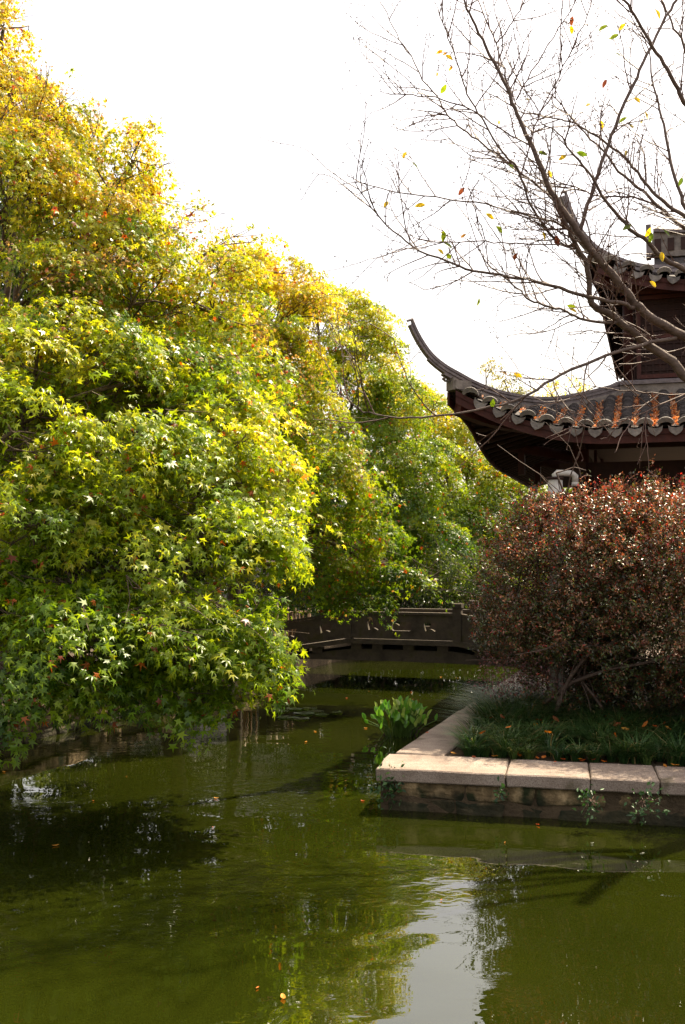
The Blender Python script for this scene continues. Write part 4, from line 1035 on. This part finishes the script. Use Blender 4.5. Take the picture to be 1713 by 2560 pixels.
def curl_leaf(name, cols, seed, L=0.085, w=0.45):
    rr = random.Random(seed); V = []; F = []; C = []; K = 6
    for i in range(K+1):
        t = i/K; ww = w*L*math.sin(math.pi*min(0.97, t*0.93+0.04))**0.8*0.5; z = 0.35*L*(t-.5)**2*rr.uniform(.6, 1.6)
        V += [(-ww, t*L, z+.25*ww*rr.uniform(.5, 2)), (0, t*L, z), (ww, t*L, z+.25*ww*rr.uniform(.5, 2))]
    for i in range(K):
        a = i*3; F += [(a, a+1, a+4, a+3), (a+1, a+2, a+5, a+4)]
    c = np.array(cols)[None]*np.array([[rr.uniform(.8, 1.15)] for _ in V])
    return mesh_np(name, V, F, M_DRY, c, True)
FALL = [curl_leaf('fallen_leaf', c, i) for i, c in enumerate([(0.55, 0.16, 0.02), (0.5, 0.09, 0.015), (0.6, 0.28, 0.04), (0.33, 0.08, 0.03), (0.55, 0.22, 0.03)])]
def lay(me, p, rng, label, group, tilt=.5, s=1.0, name='fallen_leaf'):
    M = Matrix.Translation(p) @ Matrix.Rotation(rng.uniform(0, 6.28), 4, 'Z') @ Matrix.Rotation(rng.uniform(-tilt, tilt), 4, 'X') @ Matrix.Rotation(rng.uniform(-tilt, tilt), 4, 'Y') @ Matrix.Scale(s, 4)
    tag(obj(name, me, None, M), label, 'leaf', group)
rl = random.Random(77)
for _ in range(46):
    p = isl(rl.uniform(.75, 4.2), rl.uniform(.9, 2.4), ZB+rl.uniform(.17, .26)); lay(rl.choice(FALL), p, rl, 'orange fallen leaf caught on the lilyturf', 'fallen leaves on the lilyturf', .8, rl.uniform(.8, 1.3))
for _ in range(20):
    p = isl(rl.uniform(.7, 4.0), rl.uniform(.70, .84), ZB+.012); lay(rl.choice(FALL), p, rl, 'orange fallen leaf at the edge between coping and lilyturf', 'fallen leaves along the coping edge', .3, rl.uniform(.8, 1.3))
lay(FALL[2], on_z(1141, 1886, ZB+.012), rl, 'single pale yellow leaf lying flat on the front coping', None, .1, 1.1)
lay(FALL[3], on_z(1070, 1830, ZB+.012), rl, 'small brown curled leaf on the side coping', None, .2, .8)
lay(FALL[3], on_z(1390, 1904, ZB+.012), rl, 'dark brown leaf scrap on the second front coping slab', None, .1, .8)
for (x, y) in [(1100, 1692), (762, 1855), (910, 1820), (535, 1995), (130, 2115), (14, 1930), (710, 2500), (785, 1828)]:
    lay(FALL[2], on_z(x, y, 0.006), rl, 'yellow leaf floating on the pond', 'leaves floating on the pond', .06, rl.uniform(.55, .8))
for _ in range(16):
    lay(rl.choice(FALL), on_z(rl.uniform(60, 1650), rl.uniform(1730, 2500), 0.006) if _ > 7 else on_z(rl.uniform(850, 1180), rl.uniform(1690, 1760), 0.006), rl, 'tiny leaf scrap drifting on the pond', 'leaf scraps on the pond', .1, rl.uniform(.22, .4))
for (x, y) in [(912, 2002), (1340, 2060), (870, 1745), (1030, 1730)]:
    lay(FALL[1], on_z(x, y, 0.006), rl, 'small red leaf floating on the pond', 'red leaves floating on the pond', .06, rl.uniform(.5, .8))

def lily_pads():
    rr = random.Random(9)
    ms = []
    for q in range(3):
        m = MB(); n = 18; V = [(0, 0, .004)]
        for i in range(n+1):
            t = 0.16+(2*math.pi-0.32)*i/n; r = 1+rr.uniform(-.05, .05); V.append((math.cos(t)*r, math.sin(t)*r, rr.uniform(0, .05)))
        m.add(V, [(0, i, i+1) for i in range(1, n+1)])
        me = m.mesh('lily_pad', None); c = (0.09, 0.12, 0.04)
        a = me.color_attributes.new('col', 'FLOAT_COLOR', 'POINT')
        for d in a.data: d.color = (*[x*rr.uniform(.8, 1.2) for x in c], 1)
        me.materials.append(M_PLANT); ms.append(me)
    for (x, y, r) in [(700, 1778, .16), (735, 1772, .15), (760, 1783, .17), (790, 1778, .15), (715, 1793, .16), (752, 1796, .14), (840, 1780, .11), (775, 1770, .13), (805, 1786, .12)]:
        M = Matrix.Translation(on_z(x, y, 0.008+rr.random()*.006)) @ Matrix.Rotation(rr.random()*6.28, 4, 'Z') @ Matrix.Scale(r, 4)
        lone = x == 840
        tag(obj('lily_pad', rr.choice(ms), None, M), 'small lily pad floating apart at the right of the cluster' if lone else 'round lily pad in the cluster floating on the dark water', 'lily pad', 'lily pads on the pond')
lily_pads()

def water_plant():
    rng = np.random.default_rng(15); rr = random.Random(15)
    c = on_z(1000, 1838, 0.0)
    root = thing('pickerel_plant', c, 'clump of glossy upright green leaves growing in the water beside the coping', 'plant')
    ms = []
    for q in range(5):
        V = []; F = []; K = 7
        for i in range(K+1):
            t = i/K; w = 0.3*math.sin(math.pi*min(.985, t*.9+.08))**.75; z = -.18*t*t
            V += [(-w, t, z+.13*w), (0, t, z-.05), (w, t, z+.13*w)]
        for i in range(K):
            a = i*3; F += [(a, a+1, a+4, a+3), (a+1, a+2, a+5, a+4)]
        cc = [(0.11, 0.27, 0.03), (0.15, 0.33, 0.035), (0.09, 0.22, 0.025), (0.32, 0.4, 0.1), (0.19, 0.36, 0.05)][q]
        ms.append(mesh_np('leaf', V, F, M_PLANT, np.tile(np.array(cc), (len(V), 1)), True))
    stem_me = M_PLANT
    for i in range(120):
        x, y = rng.normal()*.1, rng.normal()*.1; b = c+Vector((x, y, -.02)); h = rng.uniform(.16, .44)*(1-.6*min(1, math.hypot(x, y)/.5))+.05
        out = Vector((x*1.1+rng.normal()*.06, y*1.1+rng.normal()*.06, 0)); e = b+out*0.8+Vector((0, 0, h))
        m = MB(); m.tube([b, b+out*.25+Vector((0, 0, h*.6)), e], [.008, .007, .005], 5, False); me = m.mesh('stalk', M_PLANT)
        a = me.color_attributes.new('col', 'FLOAT_COLOR', 'POINT')
        for d in a.data: d.color = (.1, .17, .03, 1)
        st = obj('stalk', me, root)
        yv = (out*1.0+Vector((rng.normal()*.25, rng.normal()*.25, .75))).normalized()
        zv = Vector((-out.x-.2+rng.normal()*.5, -out.y-.6+rng.normal()*.5, .5)); zv = (zv-yv*zv.dot(yv)).normalized(); xv = yv.cross(zv); s = rng.uniform(.075, .135)
        obj('leaf', rr.choice(ms), st, Matrix([(xv[r]*s, yv[r]*s, zv[r]*s, e[r]) for r in range(3)]+[(0, 0, 0, 1)]))
water_plant()

def weeds():
    rng = np.random.default_rng(44)
    for (px, py, D, r, n, lb) in [(975, 1965, 10.06, .14, 170, 'weed clump rooted in the island wall at its corner'), (1475, 2000, 9.35, .1, 70, 'small fern tuft growing from the middle of the island wall'),
                                  (1610, 2005, 9.2, .13, 90, 'leafy weed in the island wall below the dark coping end'), (1250, 1985, 9.75, .07, 40, 'tiny weed in a joint of the island wall left of the fern')]:
        c = np.array(at(px, py, D)[:]); root = thing('wall_weed', c, lb, 'weed', 'weeds in the island wall')
        P = c+rng.normal(size=(n, 3))*np.array([r*.55, r*.25, r*.8]); X, Y, Z = frames(rng.normal(size=(n, 3))+np.array([0, -.5, -.3]), np.array([0, -.5, .8])+rng.normal(size=(n, 3))*.5)
        V, F = stamp(OVAL, P, X, Y, Z, .055*rng.uniform(.5, 1.3, n))
        col = palette(rng.random(n), [(0.015, 0.04, 0.012), (0.03, 0.08, 0.02), (0.06, 0.13, 0.03)])
        tag(obj('foliage', mesh_np('foliage', V, F, M_GRASS, np.repeat(col, 5, 0)), root), kind='stuff')
        m = MB()
        for i in range(12):
            q = c+rng.normal(size=3)*r*.6; m.tube([c+np.array([0, .06, 0]), (c+q)/2+np.array([0, -.02, 0]), q], [.004, .003, .002], 3, False)
        m.build('stem', M_TWIG, root)
weeds()

# ------------------------------------------------------------------ bare cherry tree on the island, its limbs reaching over the pond
def cherry():
    rng = np.random.default_rng(52)
    base = Vector((4.95, 10.9, ZB-.05))
    root = thing('cherry_tree', base, 'nearly bare cherry tree whose thin limbs spread across the sky', 'tree')
    D0 = 10.6
    trunk = [(1985, 1900), (1975, 1600), (1965, 1350), (1945, 1150), (1925, 1000), (1915, 900), (1920, 780), (1925, 660), (1940, 540), (1960, 380)]
    pts3 = [(base.x, base.y, base.z)] + [at(x, y, D0+.1)[:] for x, y in trunk[1:]]
    SEG = []                                                      # (point3, radius) for attaching children
    def lay_limb(p3, r0, r1, name, sides):
        n = len(p3); # smooth by Catmull-Rom
        q = []
        for i in range(n-1):
            a, b, c, d = (np.array(p3[max(i-1, 0)]), np.array(p3[i]), np.array(p3[i+1]), np.array(p3[min(i+2, n-1)]))
            for k in range(3):
                t = k/3; q.append(0.5*((2*b)+(-a+c)*t+(2*a-5*b+4*c-d)*t*t+(-a+3*b-3*c+d)*t**3))
        q.append(np.array(p3[-1])); q = [x+rng.normal(size=3)*0.006*(0 < i < len(q)-1) for i, x in enumerate(q)]
        rad = [r0+(r1-r0)*(i/(len(q)-1))**0.8 for i in range(len(q))]
        for a, b in zip(q, rad): SEG.append((a, b))
        MB().tube(q, rad, sides).build(name, M_BARKD if r0 > .012 else M_TWIG, root, True)
        return q, rad
    lay_limb(pts3, 0.15, 0.06, 'trunk', 12)
    L = [  # root -> tip pixel paths, radius at root and tip, depth change per 100 px
        ([(1915, 1000), (1800, 985), (1713, 941), (1682, 905), (1627, 868), (1591, 836), (1546, 802), (1505, 777), (1482, 764), (1475, 745), (1473, 700), (1465, 660), (1443, 618), (1423, 577), (1396, 527), (1386, 500)], .062, .012, -.05),
        ([(1918, 900), (1800, 880), (1713, 841), (1637, 800), (1596, 768), (1568, 732), (1541, 696), (1500, 650), (1468, 609), (1448, 577), (1409, 527), (1386, 491), (1359, 437), (1336, 377), (1325, 350), (1300, 300), (1282, 255), (1259, 200), (1223, 136), (1196, 82), (1173, 32), (1160, 0), (1148, -60)], .058, .006, -.06),
        ([(1448, 577), (1468, 514), (1489, 455), (1516, 377), (1537, 318), (1577, 227), (1600, 177), (1627, 114), (1668, 41), (1691, 0), (1712, -40)], .022, .011, .12),
        ([(1625, 868), (1691, 845), (1627, 857), (1559, 875), (1427, 923), (1364, 959), (1296, 998), (1227, 1018), (1091, 1041), (1000, 1045), (940, 1036), (895, 1022), (870, 998)][1:], .021, .004, -.13),
        ([(1587, 768), (1546, 757), (1477, 742), (1420, 728), (1364, 711), (1296, 695), (1227, 684), (1164, 673), (1123, 655), (1045, 623), (1000, 591), (950, 545), (920, 505), (890, 460)], .024, .003, -.08),
        ([(1546, 804), (1523, 807), (1477, 802), (1437, 791), (1409, 773), (1382, 768), (1346, 759), (1318, 743), (1291, 718), (1255, 690), (1220, 660)], .017, .006, .1),
        ([(1440, 597), (1423, 575), (1377, 552), (1318, 537), (1255, 521), (1191, 505), (1091, 493), (1000, 480), (940, 468), (900, 455)], .013, .0025, .1),
        ([(1327, 364), (1291, 346), (1245, 318), (1196, 282), (1145, 259), (1091, 246), (1045, 239), (1000, 236), (970, 234)], .009, .0025, -.14),
        ([(1391, 509), (1364, 482), (1327, 450), (1291, 423), (1255, 396), (1205, 359), (1168, 332), (1136, 305), (1114, 277), (1091, 241), (1059, 200), (1027, 141), (1000, 100), (975, 50), (950, 5)], .014, .003, .12),
        ([(1443, 618), (1400, 610), (1359, 564), (1336, 527), (1314, 482), (1295, 423), (1259, 386), (1223, 323), (1196, 282), (1168, 236), (1155, 191), (1132, 127), (1114, 82), (1095, 20)], .016, .003, -.1),
        ([(1282, 255), (1268, 205), (1255, 159), (1241, 109), (1214, 50), (1195, 0), (1185, -40)], .011, .005, .2),
        ([(1241, 109), (1268, 77), (1291, 41), (1314, 0), (1330, -40)], .006, .003, -.1),
        ([(1291, 250), (1318, 200), (1359, 132), (1396, 73), (1436, 9), (1455, -30)], .007, .003, .15),
        ([(1327, 350), (1336, 318), (1359, 264), (1386, 209), (1418, 145), (1450, 82), (1477, 14), (1490, -30)], .008, .003, -.1),
        ([(1950, 500), (1830, 390), (1713, 255), (1696, 223), (1668, 173), (1641, 132), (1614, 86), (1587, 36), (1559, 0), (1530, -50)], .03, .008, -.05),
        ([(1830, 390), (1770, 300), (1713, 115), (1696, 86), (1673, 41), (1655, 0)], .018, .007, .15),
        ([(1925, 680), (1800, 620), (1713, 523), (1705, 491), (1687, 446), (1673, 377), (1659, 314), (1646, 255), (1630, 195), (1627, 150), (1612, 95)], .03, .005, .1),
        ([(1925, 700), (1800, 600), (1713, 541), (1682, 523), (1650, 496), (1623, 468), (1596, 432), (1559, 391), (1518, 359), (1477, 332), (1437, 309), (1400, 300), (1355, 291), (1296, 277)], .028, .003, -.02),
        ([(1920, 740), (1800, 640), (1713, 573), (1673, 541), (1637, 505), (1591, 464), (1546, 427), (1509, 377), (1477, 346), (1432, 300), (1391, 246), (1365, 225)], .03, .003, .12),
        ([(1637, 512), (1582, 493), (1523, 491), (1482, 487), (1437, 468), (1409, 459), (1364, 432), (1330, 405)], .012, .003, -.1),
        ([(1918, 820), (1800, 740), (1713, 677), (1682, 659), (1646, 632), (1609, 596), (1573, 573), (1537, 527), (1505, 487), (1482, 446), (1446, 400), (1418, 364), (1396, 332), (1355, 309)], .036, .004, -.08),
        ([(1477, 637), (1455, 630), (1400, 614), (1341, 612), (1273, 609), (1214, 605), (1150, 605), (1091, 605), (1050, 598)], .008, .0025, -.2),
        ([(1713, 985), (1650, 1012), (1600, 1035), (1540, 1055), (1478, 1070), (1440, 1060)], .006, .0025, -.2),
        ([(1713, 985), (1650, 985), (1590, 980), (1530, 975), (1480, 965)], .006, .0025, .1),
    ]
    MAIN = []
    for pts, r0, r1, slope in L:
        r1 = max(r1*1.4, .0052); r0 = max(r0, .0085)
        p0 = np.array(at(*pts[0], D0)[:])
        # start depth: that of the nearest limb already built, seen from the eye
        best = None
        for s, r in SEG:
            v = s-np.array(EYE[:]); sx = v[0]/v[1]; sz = v[2]/v[1]; w = p0-np.array(EYE[:])
            dd = (sx-w[0]/w[1])**2+(sz-w[2]/w[1])**2
            if best is None or dd < best[0]: best = (dd, s[1])
        d0 = best[1] if best else D0
        acc = 0; P3 = []
        for i, (x, y) in enumerate(pts):
            if i: acc += math.hypot(x-pts[i-1][0], y-pts[i-1][1])
            P3.append(at(x, y, d0+slope*acc/100+0.12*math.sin(acc/170+len(MAIN)))[:] if i else at(x, y, d0)[:])
        MAIN.append(lay_limb(P3, r0, r1, 'limb', 8 if r0 > .02 else 6))
    # twigs: alternate side shoots, then finer ones with buds
    def spray(start, d, Ln, r, depth, mb):
        p = np.array(start, float); d = nrm(np.array(d, float)); n = max(3, int(Ln/.07)); pl = [p.copy()]
        for i in range(n):
            d = nrm(d+rng.normal(size=3)*.085+np.array([0, 0, .02])); p = p+d*Ln/n; pl.append(p.copy())
            if depth < 2 and rng.random() < (.3 if depth == 0 else .18):
                sd = nrm(np.cross(d, rng.normal(size=3))); spray(p, nrm(d*.8+sd*.65), Ln*rng.uniform(.25, .55), r*.6, depth+1, mb)
            elif rng.random() < .55:                                # bud spur
                sd = nrm(np.cross(d, rng.normal(size=3))); mb.tube([p, p+nrm(d*.6+sd)*rng.uniform(.012, .03)], [.0042, .0055], 3, False)
        mb.tube(pl, np.linspace(r, max(.0026, r*.45), len(pl)), 4, False)
    for (q, rad) in MAIN:
        mb = MB(); n = len(q)
        for i in range(2, n):
            for _ in range(1 if rng.random() < .7 else 2):
                if rng.random() < .55: continue
                d = nrm(q[i]-q[i-1]); sd = nrm(np.cross(d, rng.normal(size=3)*np.array([.5, 1, .5])))
                sd[1] *= .6
                spray(q[i], nrm(d*.75+sd*.8+np.array([-.05, 0, .12])), rng.uniform(.22, .95), min(.0085, rad[i]*.75+.002), 0, mb)
        d = nrm(q[-1]-q[-2]); spray(q[-1], d, rng.uniform(.1, .25), max(.002, rad[-1]*.9), 0, mb)
        tag(mb.build('twigs', M_TWIG, root), kind='stuff')
    # the last leaves
    def blade_leaf(c, seed):
        rr = random.Random(seed); V = []; F = []; K = 7
        for i in range(K+1):
            t = i/K; w = .24*math.sin(math.pi*min(.99, t*.95+.03))**.9; z = -.25*t*t+rr.uniform(-.01, .01)
            V += [(-w, t, z+.3*w), (0, t, z), (w, t, z+.3*w)]
        for i in range(K): a = i*3; F += [(a, a+1, a+4, a+3), (a+1, a+2, a+5, a+4)]
        return mesh_np('leaf', V, F, M_MAPLE, np.array(c)[None]*np.array([[rr.uniform(.85, 1.1)] for _ in V]), True)
    K = {'g': [blade_leaf((.1, .18, .015), 1), blade_leaf((.14, .21, .02), 2)], 'y': [blade_leaf((.55, .42, .02), 3), blade_leaf((.6, .46, .04), 4)], 'o': [blade_leaf((.5, .26, .03), 5)], 'r': [blade_leaf((.11, .03, .025), 6)], 'w': [blade_leaf((.3, .28, .2), 7)]}
    Z2 = [(945, 115, 'r'), (945, 165, 'y'), (1118, 150, 'g'), (1178, 200, 'g'), (1205, 300, 'g'), (1270, 275, 'w'), (240, 490, 'g'), (205, 410, 'o'), (280, 375, 'o'), (270, 312, 'y'), (248, 295, 'o'), (218, 285, 'o'), (700, 545, 'w'), (1125, 458, 'r'), (1305, 548, 'y'), (1110, 688, 'y'), (1225, 657, 'g'), (1358, 635, 'y'), (1035, 575, 'w'), (1275, 695, 'w'), (1000, 845, 'g'), (785, 840, 'g'), (612, 907, 'g'), (85, 907, 'g'), (25, 850, 'y'), (113, 1127, 'y'), (240, 1300, 'g'), (265, 1345, 'g'), (270, 1410, 'g'), (228, 1383, 'y'), (240, 1280, 'w'), (350, 1295, 'o'), (497, 1188, 'y'), (550, 1262, 'g'), (795, 1300, 'y'), (863, 1325, 'r'), (632, 1412, 'r'), (1250, 1247, 'g'), (1365, 1280, 'y'), (1380, 1305, 'g'), (1470, 1280, 'g'), (1440, 1408, 'y'), (1545, 997, 'g'), (1245, 840, 'w'), (1330, 665, 'w'), (895, 865, 'y'), (825, 955, 'y'), (1422, 75, 'y'), (1222, 145, 'y'), (545, 675, 'w'), (337, 1052, 'r'), (-75, 1120, 'y')]
    Z1 = [(510, 680, 'g'), (575, 510, 'o'), (650, 522, 'y'), (433, 122, 'g'), (943, 145, 'g'), (953, 165, 'y'), (1395, 22, 'y')]
    lv = [(1000+x*.4547, y*.4547, k) for x, y, k in Z2]+[(1000+x*.4547, 700+y*.4547, k) for x, y, k in Z1]
    SP = np.array([s[0] for s in SEG]); E = np.array(EYE[:])
    pr = (SP-E)[:, [0, 2]]/(SP-E)[:, 1:2]
    for x, y, k in lv:
        g = np.array(at(x, y, 10)[:])-E; w = np.array([g[0]/g[1], g[2]/g[1]])
        i = int(np.argmin(((pr-w)**2).sum(1))); dep = SP[i, 1]-.05; p = np.array(at(x, y, dep)[:])
        a = SP[i]; dirn = p-a; Ld = np.linalg.norm(dirn)
        stalk = MB()
        if Ld > .02: stalk.tube([a, (a+p)/2+rng.normal(size=3)*.02+np.array([0, 0, .02]), p], [.003, .0024, .0016], 4, False)
        Y = nrm(np.array([rng.normal()*.8, rng.normal()*.3, -.25-rng.random()*.4])); Nn = np.array([rng.normal()*.3, -1.0, .3+rng.normal()*.3]); Zv = nrm(Nn-Y*(Nn@Y)); Xv = np.cross(Y, Zv)
        s = rng.uniform(.085, .12)*(.6 if k in 'ow' else 1)
        p = p-Y*s*.5
        par = stalk.build('leaf_stalk', M_TWIG, root) if Ld > .02 else root
        obj('leaf', K[k][rng.integers(len(K[k]))], par, Matrix([(Xv[r]*s, Y[r]*s, Zv[r]*s, p[r]) for r in range(3)]+[(0, 0, 0, 1)]))
cherry()
